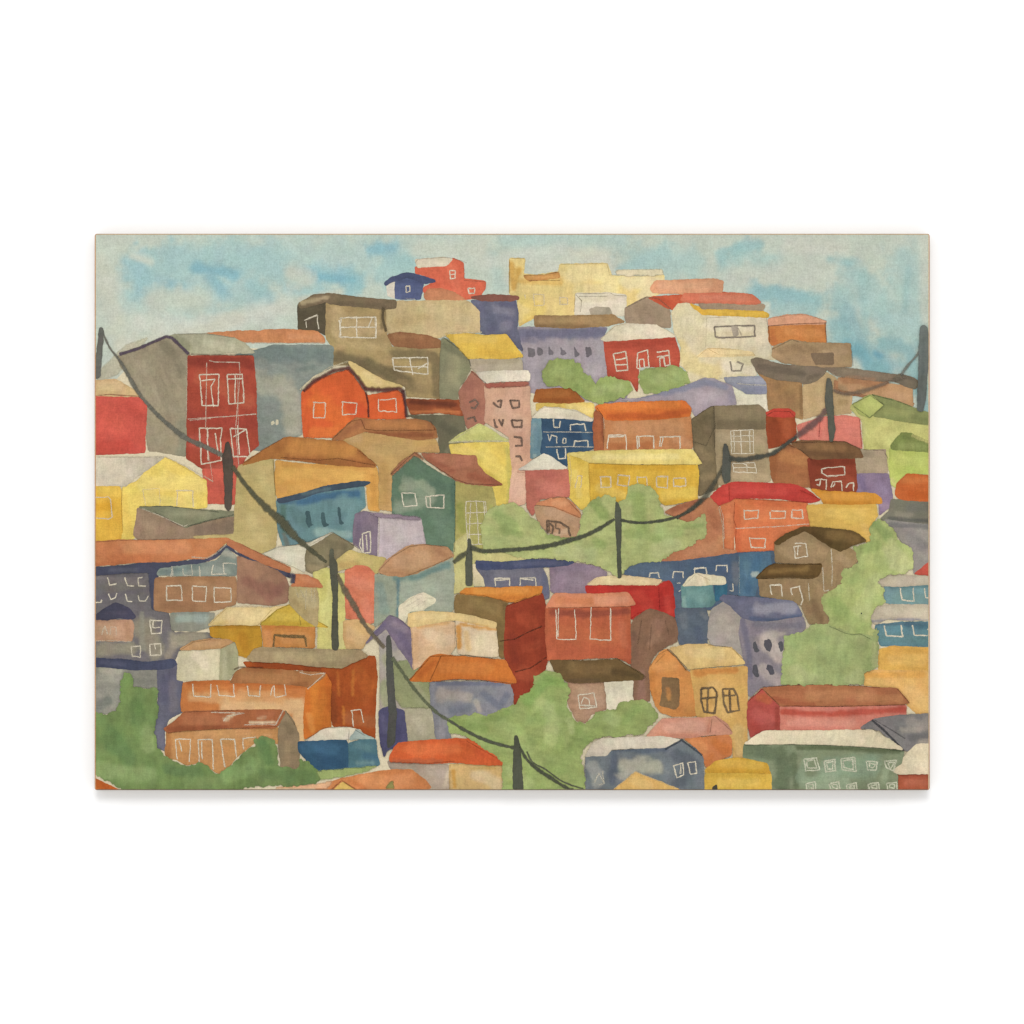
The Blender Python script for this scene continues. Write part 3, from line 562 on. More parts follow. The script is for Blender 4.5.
w('3f4258', '25 345 160 338 320 318 440 318 600 300 640 270 700 228 750 270 840 300 1000 360 1024 380 1024 400 960 375 850 325 760 280 705 245 640 300 560 325 420 345 350 360 345 420 330 560 320 560 308 440 300 370 180 372 25 385', '4f5266,12,.6: 100 360 240 355; 5c5468,8,.6: 600 310 640 300')
w('8a6547', '335 400 560 392 745 395 752 470 745 535 700 550 560 578 400 575 330 560 328 480', '977352,40,.6: 560 440 700 480; 7b583e,40,.6: 380 540 520 555; 7f5c3d,16,.6: 360 405 700 400')
w('83624f', '755 290 860 320 960 365 1000 395 1020 450 1010 520 940 540 840 530 755 525', '775044,40,.7: 800 420 960 470; 8f6b54,40,.6: 800 330 860 380; 7c5248,30,.6: 920 500 980 440')
w('6c7d78', '355 355 480 335 560 330 650 310 700 245 748 290 750 385 600 388 345 385', '7f8f86,30,.7: 480 360 700 360; 93998a,24,.9: 680 270 740 280; 566a6b,16,.7: 360 372 560 340')
w('747b70', '415 580 560 575 640 580 610 650 540 670 420 665 412 620', '81968f,30,.9: 450 610 580 605; 667673,12,.6: 420 580 600 580')
r('b0673f', '22 215 150 205 300 208 480 205 690 195 720 200 680 230 640 270 600 298 520 300 400 315 250 318 130 330 22 335', 'bd7850,50,.7: 200 240 480 240; a65a35,30,.6: 100 300 300 300; b87048,30,.6: 560 240 640 230; 9c5532,16,.6: 30 330 200 320')
r('a0603f', '715 205 780 230 900 290 1024 345 1024 372 900 330 800 285 740 250 700 225', None)
ln('cbbfa4', 1.1, '520 292 600 298 650 270 698 228', .8, roof=1); ln('6e4030', .6, '25 215 200 205 480 200;780 230 1020 345', .5, roof=1)
box('390 440 470 515;525 445 595 518;640 448 722 520', a=.8)
n('90 395 100 435 135 430'); n('178 395 190 440 225 440'); n('245 400 250 440 285 440;245 400 270 395', a=.7); n('95 480 105 508 130 500 138 478'); n('180 480 192 518 215 520'); n('245 490 255 518 285 515 298 492', a=.7); n('30 525 55 525 60 510')
n('305 615 370 618 362 682 315 684 305 615;325 620 322 655 360 650', a=.9); n('305 738 362 735 365 792 310 798 305 738;330 740 335 765', a=.8); n('212 750 258 748 258 805 215 800 212 750', a=.7)
n('415 395 420 340 425 390', a=.5); n('475 350 480 385 525 385 520 330', a=.5); n('565 390 560 340', a=.6); n('630 330 622 380 700 378;680 325 690 380', a=.7, wd=1.0); n('682 322 748 328', a=.6, wd=1.1)
H('pink brown shed with dark blue gable roof at left edge')
w('9f7b62', '22 615 215 615 225 650 215 720 130 722 22 718', 'a8876e,30,.7: 60 660 140 690; 8a6a50,24,.7: 190 640 195 700; 8d6a55,10,.6: 30 620 200 618')
r('3e3d52', '22 610 40 580 130 525 200 555 235 600 215 612 150 600 90 614', '4a4659,14,.6: 80 580 180 580')
n('60 690 75 645 90 690', a=.4); n('105 690 105 650 130 650 135 690', a=.35); ln(WH, .6, '25 722 100 720 210 725', .6)
H('dark blue roofed grey house at lower left')
T(90, 595)
w('767b73', '22 365 160 372 180 380 345 385 350 500 340 480 220 470 190 420 160 450 155 560 120 610 22 605', '5f6561,40,.8: 40 570 90 540; 848a80,40,.6: 60 420 140 430; 6c726a,24,.7: 230 440 320 450; 979b8b,24,.7: 60 385 150 390')
w('56586f', '345 385 440 345 475 450 470 560 470 600 400 640 380 700 385 800 340 780 325 700 345 620 350 500', '64626f,30,.7: 420 460 430 580; 50536e,30,.7: 380 430 380 540; 62647a,24,.6: 355 680 360 760')
r('3c415c', '22 325 150 330 300 345 425 330 445 350 420 370 380 380 200 382 100 370 22 365', '4c506c,14,.6: 60 345 180 355')
T(240, 500)
H('white and grey gable house behind the second left pole')
w('b7b49e', '120 275 200 240 330 235 420 190 470 165 370 235 345 280 330 370 280 340', 'c0bca6,40,.6: 200 280 300 300; a7a692,16,.5: 160 260 240 240')
w('6c664c', '345 250 410 215 478 170 575 230 585 240 545 265 500 300 460 330 375 375 335 360 335 290', '5f5941,26,.7: 460 220 540 240; 7b755a,24,.6: 360 300 430 310; 88805f,20,.8: 360 350 420 345')
ln('cbc4ac', 1.1, '340 240 475 165', .7); ln('5a5644', .7, '115 275 200 240 320 225 475 165 585 235', .6)
H('lime yellow house with tan roof and coral red wall')
w('a99a5a', '440 380 480 320 560 258 600 270 700 290 750 300 720 360 690 380 640 345 560 345 510 360', 'b29c60,30,.7: 560 290 660 320; 9c7f4a,20,.6: 520 330 600 330')
w('b1ae62', '375 372 445 345 470 380 540 375 545 500 535 620 545 760 500 765 400 760 402 600 395 450', 'bab86e,40,.7: 440 420 440 640; a7a552,30,.6: 430 400 420 500; b9b476,30,.6: 520 640 520 740; 9c9c5a,14,.6: 510 420 520 560')
w('c0634a', '540 360 600 335 660 345 690 380 692 480 688 620 650 640 600 610 545 608 538 480', 'c87058,40,.7: 580 420 660 440; b6553e,24,.6: 600 350 660 360; c9705a,30,.7: 640 520 670 600; b35a3e,16,.6: 550 560 560 600')
w('b7915e', '530 620 600 612 690 650 650 720 625 760 545 760 530 700', 'c19d6d,40,.7: 560 680 620 720; a9824c,10,.6: 535 640 535 740')
H('teal grey house with brown hipped roof beside the lilac house')
w('7c8c7c', '692 380 740 385 830 390 900 375 1000 335 1090 290 1095 400 1090 560 1060 590 860 580 830 660 760 600 690 650 690 500', '577777,24,.9: 800 395 900 400 1060 330; 869788,60,.7: 860 460 980 440; 6f8a86,30,.7: 720 440 740 560; 4b7382,9,.95: 810 410 806 590; 8c9a88,40,.6: 1000 520 1050 560')
w('cdc5a6', '815 545 870 502 925 480 940 474 1002 508 1000 522 950 552 935 566 868 568 842 632 815 640', None, wob=.3)
ln(WH, .9, '835 530 900 490 930 480;850 545 930 500 990 505;880 555 960 510', .7)
r('a17754', '708 367 750 310 850 240 880 232 940 228 1062 242 1095 288 1000 330 900 375 830 390 760 387', 'ad8664,50,.7: 820 310 940 300; 8f6546,20,.6: 1000 250 1060 290; 946a4a,16,.6: 740 370 860 380')
ln('5d4430', .8, '712 360 780 290 870 238 950 228 1040 238;860 385 1000 330 1085 290', .5, roof=1)
T(240, 595)
H('mustard house with grey eaves and yellow hipped roof')
T(90, 595)
w('a5761b', '612 165 740 150 870 155 880 260 800 320 740 300 680 220 620 210', 'b08323,30,.7: 680 180 720 200; 966514,30,.7: 780 200 800 280; 8f6417,14,.7: 640 160 860 160')
w('ab6c33', '880 150 1000 155 1150 160 1150 270 1060 265 890 265', 'b87b45,40,.7: 1000 220 1100 220; 9c5a24,16,.8: 900 165 1100 165; b77848,30,.6: 900 200 920 250')
w('c4ac74', '605 155 660 100 700 65 800 60 930 65 1000 55 960 100 900 130 870 155 740 150', 'ccb680,40,.6: 700 110 860 100; bca05e,20,.6: 640 150 700 140')
r('b2942f', '870 150 960 75 1020 50 1080 90 1220 165 1150 160 1000 152 880 152', 'bda23c,30,.7: 940 110 1060 110; a38322,16,.7: 900 145 1120 150')
ln('4f4a30', .6, '870 152 960 75 1020 50 1220 165;1070 100 1080 155', .6, roof=1); ln('8a7440', .5, '605 155 700 68;860 155 930 75', .5, roof=1)
n('940 265 945 205 990 212 1100 218 1110 265;945 205 1100 210', '75603a', 1.8, .7); ln('cdc2a4', 1.2, '700 62 800 60 930 62', .7)
H('tan block with white scratches under the terracotta roof')
T(240, 500)
w('97895f', '255 440 300 445 385 448 400 480 400 600 395 650 330 610 260 540 250 500', 'a59a72,30,.7: 330 480 380 540; 8b7a50,24,.6: 280 520 340 580')
ln('d0c6a6', .8, '285 455 300 500;340 450 335 560;365 455 370 520;310 460 330 500;380 460 385 520', .6)
r('a9623f', '270 380 340 385 400 410 425 448 380 445 260 440 285 420', 'b5714e,20,.6: 320 400 380 425'); ln('3f3e55', 4.6, '240 382 275 390 268 425', .85, roof=1)
T(90, 595)
H('small white cube house with tan roof')
w('b7b190', '455 290 560 285 670 275 665 435 560 440 445 435 452 340', 'c9bd9f,34,.95: 545 310 590 370; aeaa8a,30,.6: 480 320 470 420; bcb694,20,.5: 640 320 640 420')
w('888c6c', '672 270 740 240 755 290 755 380 700 440 665 435', '7c8063,26,.7: 720 300 720 390; 999b7d,20,.6: 690 290 690 420')
r('a47b52', '460 282 520 240 600 225 700 228 735 240 670 272 560 278', 'af8a62,20,.6: 540 255 660 245')
ln('5c4f3a', .6, '458 285 530 240 620 228;670 272 740 240 762 300', .5, roof=1)
T(240, 500)
H('large rust orange house with grey taupe roof and streaked wall')
w('8c3c15', '15 830 200 830 400 855 520 850 640 800 690 800 702 900 695 1000 690 1220 640 1210 620 1170 540 1160 480 1160 460 1100 465 950 440 890 300 870 40 860', '7a3212,50,.7: 480 940 500 1120; 9c4a1c,60,.7: 600 880 660 960; a85a20,9,.9: 580 870 576 1000; 9f4e1c,9,.85: 500 880 506 1000; 8a3f1a,30,.6: 640 1020 660 1100; 732f12,20,.7: 100 840 400 870; b0601f,8,.8: 530 1060 532 1150; 8f4f2c,40,.7: 560 1120 680 1140; 6b2f14,26,.6: 470 1000 480 1130')
r('87795a', '35 810 75 765 110 755 350 765 620 768 655 800 560 840 520 860 380 850 200 830 60 825', '948763,40,.7: 200 790 500 800; 7a6c4f,16,.6: 420 840 560 840; 7a6c4f,14,.6: 80 765 400 772')
ln('b8ab84', .8, '640 775 700 800 705 900', .6, roof=1)
n('566 1080 572 1078 580 1160;566 1080 618 1072 632 1140', a=.8)
H('orange house with brown tiled roof and small white windows')
w('ad6230', '-288 935 -150 925 100 930 340 950 335 1080 325 1240 280 1240 200 1110 -100 1090 -300 1082 -302 1040', '9f5223,22,.9: -260 935 100 938 320 955; be8a58,36,.8: -240 1010 100 1020; c39a6a,60,.95: -60 1070 100 1060 300 1060 310 1180; bd8654,40,.8: 0 1000 200 1010; c69c6c,50,.8: 300 1100 310 1220')
w('b2591b', '340 955 440 890 465 930 462 1060 465 1160 330 1225 328 1100', 'bf6a22,30,.7: 380 960 380 1100; a44d16,20,.7: 450 920 455 1060; ca7d35,20,.6: 350 1100 370 1180; b5621f,20,.6: 430 1000 400 1160')
r('8c5a34', '-50 935 -25 880 20 858 200 870 320 880 430 885 440 900 350 960 330 950 200 940 100 935', '98683f,40,.7: 20 900 260 910; 7a4a2a,20,.7: 280 945 340 940; 824f2c,20,.6: 40 865 200 875')
ln('4d2a1c', 1.3, '-30 868 0 855 120 858', .75, roof=1); ln(WH, .9, '305 882 360 895 438 885 400 920 345 968', .85, roof=1)
n('38 950 45 1000 100 1005 105 950', a=.75); n('158 1000 165 960 175 950 178 1005', a=.7); n('228 945 235 1000 180 1010', a=.7); 
T(90, 595)
n('525 455 530 518 618 522 620 455', a=.8); n('650 460 662 515 740 520 735 455', a=.75)
H('terracotta row house with white doorways in the green, lower left')
w('ab7745', '390 690 500 692 700 690 965 680 965 760 850 750 800 790 750 830 720 870 660 915 600 880 570 855 490 870 440 840 400 840 385 810 392 740', '8f5a2f,24,.8: 395 720 400 820; b98453,40,.7: 560 720 800 710; b47a45,30,.6: 620 800 760 780; a06a3a,30,.5: 480 800 480 850; b98858,20,.6: 820 740 920 720')
w('766850', '965 690 1000 590 1040 640 1070 720 1070 890 980 885 968 800', '6a5d47,24,.7: 1000 660 1030 700; 837356,24,.6: 1010 760 1010 860')
r('8c4e2f', '378 685 440 640 480 600 540 595 760 590 980 588 1000 600 965 665 940 680 700 682 500 690 400 705', '9b5e3c,40,.7: 500 640 700 640; 7a3f25,16,.8: 400 685 700 678; c2ac88,10,.8: 690 640 740 610; c8b592,10,.85: 820 655 940 650; b79b78,8,.7: 860 630 900 625; 97583a,20,.5: 860 615 940 610')
ln(WH, 1.1, '790 665 880 660 950 665 990 590;620 600 790 605 700 620 685 645', .75, roof=1); ln('5c3a26', .7, '400 705 600 690 965 672;480 600 760 590;1000 590 1060 680', .5, roof=1)
n('448 840 435 738 515 738 508 855;455 745 470 800', a=.85, wd=.95); n('560 855 553 740 625 740 632 895;570 750 575 840', a=.85, wd=.95); n('690 880 668 740 740 738 748 830', a=.75, wd=1.15); n('785 790 782 735 850 728', a=.75)
T(240, 595)
H('small bright blue shed with white roof')
w('1f4a72', '298 752 420 742 540 738 558 780 555 890 400 910 370 890 330 830 300 800', '2a5a86,40,.7: 340 780 480 790; 18406a,40,.7: 440 850 520 870')
w('39697f', '558 760 640 735 695 738 700 810 715 870 640 885 560 892', '4a7a8c,30,.7: 600 770 660 780; 5c8894,16,.7: 600 860 680 860; 2d6084,20,.6: 640 820 700 830')
r('bfb9a4', '345 745 420 692 460 680 560 678 590 685 560 735 460 738', None)
r('879c9a', '560 740 600 685 640 715 690 735 620 735', None)
ln('5f5a48', .8, '330 745 430 680 580 675', .5, roof=1); ln('4c5a5c', .7, '560 690 555 750;590 690 640 720', .6, roof=1)
T(390, 595)
H('white sliver house and violet gable behind the third left pole', 'painted_house')
w('8d8b84', '-70 220 -10 160 0 195 60 280 110 340 120 470 100 580 90 745 -20 760 -50 580 -50 260', '7e7c84,40,.9: -30 220 20 260; 7d8a66,50,.95: 50 400 120 520; 888d72,40,.9: -20 330 30 420; 7f8a6a,30,.9: -30 450 -20 560; 8f8c7c,30,.7: 80 640 80 720')
w('8a8b74', '75 585 205 580 228 640 235 740 90 745', '96957e,40,.7: 140 640 180 700')
w('75835c', '10 340 100 330 200 420 210 580 60 580 20 520', '7d8963,40,.6: 100 450 160 540; 8d9672,24,.6: 120 440 200 560', soft=6, a=.9)
w('434266', '-55 590 0 570 70 590 90 745 40 770 -20 800 -30 830 -45 770 -55 700', '3a3a5e,24,.7: 20 640 40 730; 515074,24,.6: -40 620 -20 700')
r('665d78', '-125 250 -60 170 0 103 60 130 105 180 120 240 120 380 90 330 40 260 0 200 -20 170 -70 210', '5b5272,24,.7: 60 200 110 300; 7a7086,20,.7: 20 150 80 180; 59527a,16,.7: -90 200 -30 150')
ln('4a4260', .7, '0 105 40 115 110 180 118 260', .5, roof=1)
# ================================================================ lower middle
T(390, 500)
H('blue and violet long low house under the wire')
w('c4b891', '425 330 500 350 490 440 430 440', 'b9aa80,20,.5: 450 400 450 430')
w('5b5d72', '440 345 600 350 780 345 805 400 815 500 790 510 770 445 600 445 490 445 480 400', '67687a,30,.7: 560 380 720 380; 4f5470,20,.7: 790 380 800 480; 54586e,20,.6: 500 360 500 420')
w('75677c', '818 340 900 320 980 330 1060 340 1110 372 1100 400 1050 410 1010 480 900 480 850 475 825 470', '81738a,40,.6: 880 400 960 420; 6c607a,20,.6: 840 350 1000 345; 85778a,20,.5: 1040 370 1080 375')
r('39436e', '440 310 560 320 720 305 860 308 945 315 900 335 800 342 600 352 470 355 440 345', '4a5078,16,.7: 640 330 880 322; 2f3b6a,14,.7: 460 335 560 340')
n('540 440 536 402 612 400 614 440;536 402 545 410 610 408', a=.85); n('665 435 668 400 745 398 746 440;668 402 735 410', a=.85)
T(540, 500)
H('brown terracotta slope below the yellow house')
w('9b6143', '640 60 700 30 800 0 870 -10 920 40 935 120 940 250 1010 262 1000 275 800 310 620 320 610 290 680 245 800 215 850 170 848 90 760 110 700 90', 'a56e4e,40,.7: 760 270 880 240; 8a5238,30,.7: 880 60 900 140; a8734f,30,.6: 940 200 980 250; 7a4530,20,.7: 680 50 800 10')
ln('c9b698', .8, '915 40 935 130 940 250', .8)
H('long dark blue house with white window tops')
w('3c5272', '425 375 470 330 540 318 700 315 850 295 1020 270 1200 265 1200 330 1180 500 1100 500 960 480 960 560 700 560 690 520 680 420 600 410 500 395', '465e7c,50,.7: 500 360 640 360; 4f5c6c,30,.6: 700 500 720 540; 33507a,40,.6: 800 340 960 330; 5c6470,30,.7: 1000 340 1010 420; 41587a,40,.6: 560 380 660 390')
w('3b6288', '1020 275 1175 265 1185 330 1120 400 1100 490 1020 490', '47708f,30,.7: 1060 330 1080 420; 2f5c88,30,.6: 1120 290 1060 460; 8fa09a,14,.8: 1090 380 1110 380')
ln('aeb3a5', .6, '1018 290 1022 480', .5)
n('560 395 562 375 605 372 612 400', a=.8); n('680 400 684 368 732 368 734 400', a=.85); n('790 380 790 348 850 348 852 378;785 355 840 345', a=.8, wd=1.15); n('900 365 902 335 958 335 960 370', a=.8, wd=1.15); n('700 425 720 425;710 470 730 460', a=.6); n('970 465 988 465 986 428', a=.7)
H('bright red long house with cream roof')
w('a1231f', '230 440 400 440 600 432 660 412 680 440 690 560 688 600 560 560 470 610 460 560 480 520 380 480 240 478', 'ac3028,40,.7: 500 480 560 540; 8f1e1c,20,.7: 620 440 625 560; 96211d,16,.6: 240 450 600 445; b0352e,24,.6: 650 500 660 570')
r('c9b183', '240 432 300 395 420 388 540 400 625 410 600 435 400 432', 'd2bd90,20,.6: 340 410 540 415')
ln('cdb992', .8, '240 432 300 395;595 438 640 410', .6, roof=1); ln('7a1a1a', .7, '608 440 612 560;462 610 500 580 570 560', .6)
H('small teal house with cream hipped roof')
w('4b7f86', '725 440 880 430 895 520 880 545 730 552', '5c8f92,40,.7: 770 480 840 500; 6d9894,16,.6: 735 500 740 545')
w('215f85', '892 430 955 428 955 490 900 520', '2f6f92,14,.6: 930 450 930 480')
r('cabf9e', '730 440 760 400 800 375 870 385 945 395 952 430 880 432 800 438', 'bfae88,14,.7: 850 400 860 430')
ln('6a6250', .4, '735 440 800 375 870 412', .5, roof=1)
H('slate blue grey block beside the grey gable house')
w('4c586a', '690 555 850 555 865 620 855 740 780 742 715 738 695 620', '5c6674,30,.7: 730 600 740 640; 434f66,30,.6: 800 660 820 720; 687078,20,.5: 830 580 850 600')
T(735, 595)
H('grey violet gable house with five dark windows')
T(540, 500)
w('85837f', '862 620 880 560 960 510 1010 560 1040 600 1040 840 1000 800 960 745 880 750 860 700', '918e86,50,.7: 940 620 1000 700; 797878,20,.6: 870 580 950 530')
T(735, 595)
w('716e7c', '30 120 180 130 350 110 360 165 330 200 255 210 245 280 240 460 130 470 80 520 50 480 60 400 45 330 20 200', 'a39a94,56,.9: 160 230 240 320; 9c958f,40,.8: 140 380 220 440; 5d5d74,22,.9: 40 130 70 300 80 420; 666578,22,.9: 100 150 330 160; 8a8486,50,.7: 150 400 220 440; 94908c,20,.8: 200 200 250 200; 706e7c,30,.5: 60 420 90 480')
r('5a5e7c', '-60 0 40 10 200 20 300 25 340 90 345 105 180 130 80 130 30 110 -30 50 -80 20', '8085978,1,.1: 0 0 0 0'.replace('8085978','808597') + '; 7e8096,36,.9: 120 70 300 60; 41507a,14,.95: 80 120 180 130 340 108; 4a5074,14,.6: -40 10 60 20')
for q in ('92 245 108 238 112 265 125 280 118 292 98 290 90 262', '148 230 178 225 188 255 178 292 160 285 148 258', '222 238 240 235 246 282 232 290 220 262', '90 358 112 355 118 400 122 420 105 424 88 395', '165 358 192 362 198 405 180 408 170 385 160 380'): dab('4c4b53', q, wob=.9)
T(540, 595)
H('taupe mushroom shaped gable house')
w('70523f', '462 170 480 125 540 80 570 72 640 95 690 120 705 180 700 240 650 260 600 290 565 340 560 540 480 550 480 440 465 360 460 260', '7e5f4d,50,.7: 600 150 590 200; 64483a,20,.6: 480 200 490 320; 7b5a50,30,.7: 520 400 520 520; 8a6752,20,.6: 560 250 610 190', sm=0)
ln('5a4032', 1, '520 130 500 250;570 150 560 280;640 130 660 200', .35)
T(390, 500)
H('dark olive and brick red block with orange roof')
w('6f5a33', '340 485 480 490 600 520 600 560 590 700 582 810 560 800 545 630 440 605 335 575 330 520', '7d6a40,40,.6: 420 530 540 550; 66522e,30,.6: 560 640 570 760; 5c4a2a,20,.6: 590 540 590 600')
w('7d2c1a', '595 545 780 475 800 560 795 680 805 830 790 880 740 960 710 1000 680 990 640 1050 600 860 585 780', '8d3521,50,.7: 680 600 740 620; 74281a,30,.7: 620 700 640 820; 8f3a24,50,.7: 680 900 740 900; 742717,24,.7: 770 540 780 640; 883421,30,.6: 700 760 760 740')
r('bc6c26', '355 478 390 450 560 450 700 442 780 445 770 480 640 520 600 520 500 492', 'c67c34,20,.7: 440 468 700 462; a85a20,12,.7: 560 505 700 500')
ln('4a2a1c', 1.1, '560 722 640 712 700 680 780 645', .8); ln('4a2a1c', 1.1, '640 880 720 860 800 805', .7); ln('4f3a20', .7, '355 478 480 490 620 525 700 500;595 545 780 475', .55)
H('cream two part house in front of the olive block')
w('c19d78', '110 645 300 620 330 625 335 750 300 800 200 800 150 850 120 870', 'c8ad8c,50,.8: 200 690 300 720; b88f66,30,.6: 130 700 130 820; b98a52,12,.8: 140 650 300 628')
w('c7b290', '335 615 540 650 555 800 460 800 350 785', 'b97b32,20,.95: 350 650 355 750; bc8238,12,.9: 360 635 440 650 540 662; ceba98,50,.8: 470 720 520 750; c9a46a,24,.7: 390 680 400 760')
r('c8ab70', '95 580 180 570 320 578 400 590 545 628 540 655 440 635 335 612 240 625 110 650 95 640', 'd0b67e,20,.7: 140 600 280 595; b88a45,8,.7: 360 625 500 645')
ln('6f5a34', .5, '110 650 115 720 120 870;335 615 330 740', .4)
H('slate blue house with orange hipped roof')
w('6d7280', '205 935 400 930 610 935 632 1000 625 1060 600 1080 480 1120 310 1110 300 1160 310 1220 235 1225 225 1100 210 1050', '86837f,40,.9: 260 990 400 1010; 5b6276,26,.9: 480 990 560 1060 600 1000; 595f78,14,.85: 240 940 580 940; 7a7d85,30,.6: 280 1120 260 1200; 5f667a,30,.8: 320 1080 400 1060; 8f8d85,20,.8: 440 1030 460 1080')
r('b05a20', '98 925 150 865 200 805 240 790 400 805 590 820 610 860 648 935 600 940 450 915 330 915 200 930', 'bd6a2c,40,.7: 280 860 500 860; 9c4a1a,20,.7: 150 900 230 830; a04f1c,14,.6: 300 920 640 925')
ln('5a3218', .8, '98 925 210 800 400 795 540 815;205 925 240 850 260 800', .6, roof=1); ln('3f3c4c', .9, '220 930 330 918 500 925 630 940', .6, roof=1)
T(540, 500)
H('brick orange house with pink flat roof and two tall white windows')
w('a04a30', '30 550 200 545 460 545 462 680 465 840 400 805 240 810 40 820 28 680', '7b382a,26,.9: 60 575 240 585 440 570; ad5636,60,.7: 120 680 380 700; 9a4630,30,.6: 60 780 300 780; b05c40,30,.6: 420 640 430 740; 8c4028,16,.6: 420 820 455 830')
r('bf7252', '30 550 65 490 80 480 280 482 450 474 488 535 440 542 200 548', 'cb8466,30,.6: 300 510 440 510; b4643f,26,.6: 90 510 260 520; c57b60,10,.6: 280 490 285 530')
ln('6a3424', .8, '40 552 240 550 460 545', .6)
n('82 560 85 712 185 715 178 560;95 555 92 700', a=.9, wd=.8); n('262 550 256 712 362 718 360 555', a=.9, wd=.8)
H('small house with dark brown roof and white annex')
w('9a7a62', '145 920 335 930 340 1070 260 1100 235 1140 190 1130 150 1060 135 1010', 'a5866e,40,.6: 220 980 300 1030; 8b6c54,20,.7: 160 1020 170 1070; 8a6a55,16,.6: 160 930 320 935')
w('c8c0a6', '330 930 478 925 470 1000 482 1050 390 1060 380 1090 345 1080 340 1000', 'bfb79c,20,.5: 350 950 460 940')
r('5e4929', '50 820 200 825 400 815 440 845 500 875 535 900 520 920 400 925 330 930 200 935 140 930 80 880', '6d5733,40,.7: 160 860 340 870; 4c3a20,20,.7: 380 880 500 900; 54412a,16,.7: 160 925 300 925')
ln('3c2c1c', .8, '400 815 540 905 520 925', .5, roof=1)
n('195 1000 275 988 290 1060 205 1070 195 1000;210 1040 225 1010 250 1020 255 1050 225 1055;200 1050 285 1055', a=.85, wd=1.0)
T(540, 595)
H('orange gable house with cream roof and brown drawn windows')
w('b87238', '560 370 620 290 650 275 745 385 770 400 795 480 795 620 700 630 620 600 590 560 565 480', 'c07f45,40,.7: 600 360 680 360; ac652c,20,.6: 575 400 580 540; b9773e,30,.6: 740 500 750 580')
w('b98d4a', '770 385 900 375 1060 365 1060 640 1060 840 990 835 985 740 900 630 800 620 790 500', 'a96a30,24,.95: 800 395 1000 385; c19a5a,60,.7: 900 480 940 600; c2a065,50,.6: 1010 700 1030 800; b5884a,20,.6: 800 560 840 600')
r('c6a566', '665 275 740 255 860 252 900 265 980 270 1030 320 1050 350 900 365 760 378 700 310', 'ceb276,40,.7: 760 290 920 300; b9975a,16,.6: 780 370 1000 355')
ln('6d5130', 1.6, '650 278 700 320 750 385', .6); ln('8a6a3a', .7, '560 370 600 310 660 275 760 390;590 350 640 300', .6); ln('5f4a2c', .7, '860 255 930 262 980 270 1040 330', .6, roof=1)
dab('6f5638', '622 420 700 425 712 430 715 560 695 585 640 575 612 565 625 500', 'b0743c,16,.8: 655 480 660 530')
n('825 480 885 472 905 500 895 605 840 600 825 540 825 480;860 480 855 600;830 530 900 525', '6b5a42', 2.0, .8); n('935 482 990 480 1010 520 1020 590 960 600 940 560 935 482;970 485 975 595;940 515 1000 515', '6b5a42', 2.0, .8)
T(540, 595)
H('orange red house with pink roof, lower middle')
w('b4663a', '740 735 850 728 960 712 980 740 980 820 900 850 850 880 830 820 800 780', 'c07848,30,.6: 780 750 840 790; a8571f,40,.6: 900 760 950 800; b0602c,20,.6: 860 860 880 820')
r('b67a66', '545 722 620 640 640 632 870 628 895 620 960 660 985 710 880 715 740 732', 'be8876,40,.7: 660 680 820 670; ac6a56,14,.6: 600 715 800 720; a86450,10,.6: 870 640 860 700')
ln('5c3a30', .6, '880 635 870 705;895 620 985 700', .5, roof=1); ln('cbbd9c', 1, '625 630 700 625 800 625', .7, roof=1)
H('grey blue house with cream roof and two white windows, bottom')
w('5d6873', '235 825 340 820 360 800 640 780 720 740 800 790 835 830 840 1000 640 1000 380 1000 235 1000 230 900', '7f8888,40,.9: 270 880 300 960; 8b9182,50,.95: 430 870 600 880; 4a5568,30,.8: 380 820 370 960; 4c586c,24,.9: 400 790 640 790; 4b5360,50,.75: 700 810 780 860 720 960; 8a8f86,30,.8: 420 930 470 900')
r('b6b09c', '232 825 270 760 320 735 440 730 620 725 720 740 640 780 500 782 370 788 340 820', 'c0b9a4,30,.7: 320 770 560 750; a8a494,12,.6: 260 815 320 810')
ln('3f4652', 1.8, '640 790 725 742 830 820', .7, roof=1); ln('8c887a', .6, '232 825 230 900 235 990', .5)
n('685 875 730 858 735 920 700 935 685 875;720 870 718 915', a=.9, wd=.95); n('755 860 795 850 802 910 770 918 755 860', a=.9, wd=.95); n('280 960 300 910 325 960', a=.4); n('300 970 330 965 320 900', a=.35)
H('small ochre gable roof at the bottom edge')
w('c79a52', '375 998 440 945 490 905 560 935 640 965 700 990 720 1000', 'd0a964,30,.7: 480 950 560 970'); ln('d2c39a', .8, '380 990 490 905 700 990', .6)
H('yellow low roof at the bottom edge, right of middle')
w('b98a28', '845 895 900 850 990 835 1040 838 1180 850 1200 862 1223 905 1170 915 1040 908 850 912', 'c0953a,30,.7: 940 860 1120 870; a67a1e,12,.6: 860 905 1180 905')
w('c29a35', '845 915 1040 915 1188 918 1188 1000 845 1000', 'cda748,30,.7: 920 960 1100 960; b58c2c,14,.5: 860 925 1150 925'); dab('3c3a30', '880 985 905 970 908 1000 882 1000')
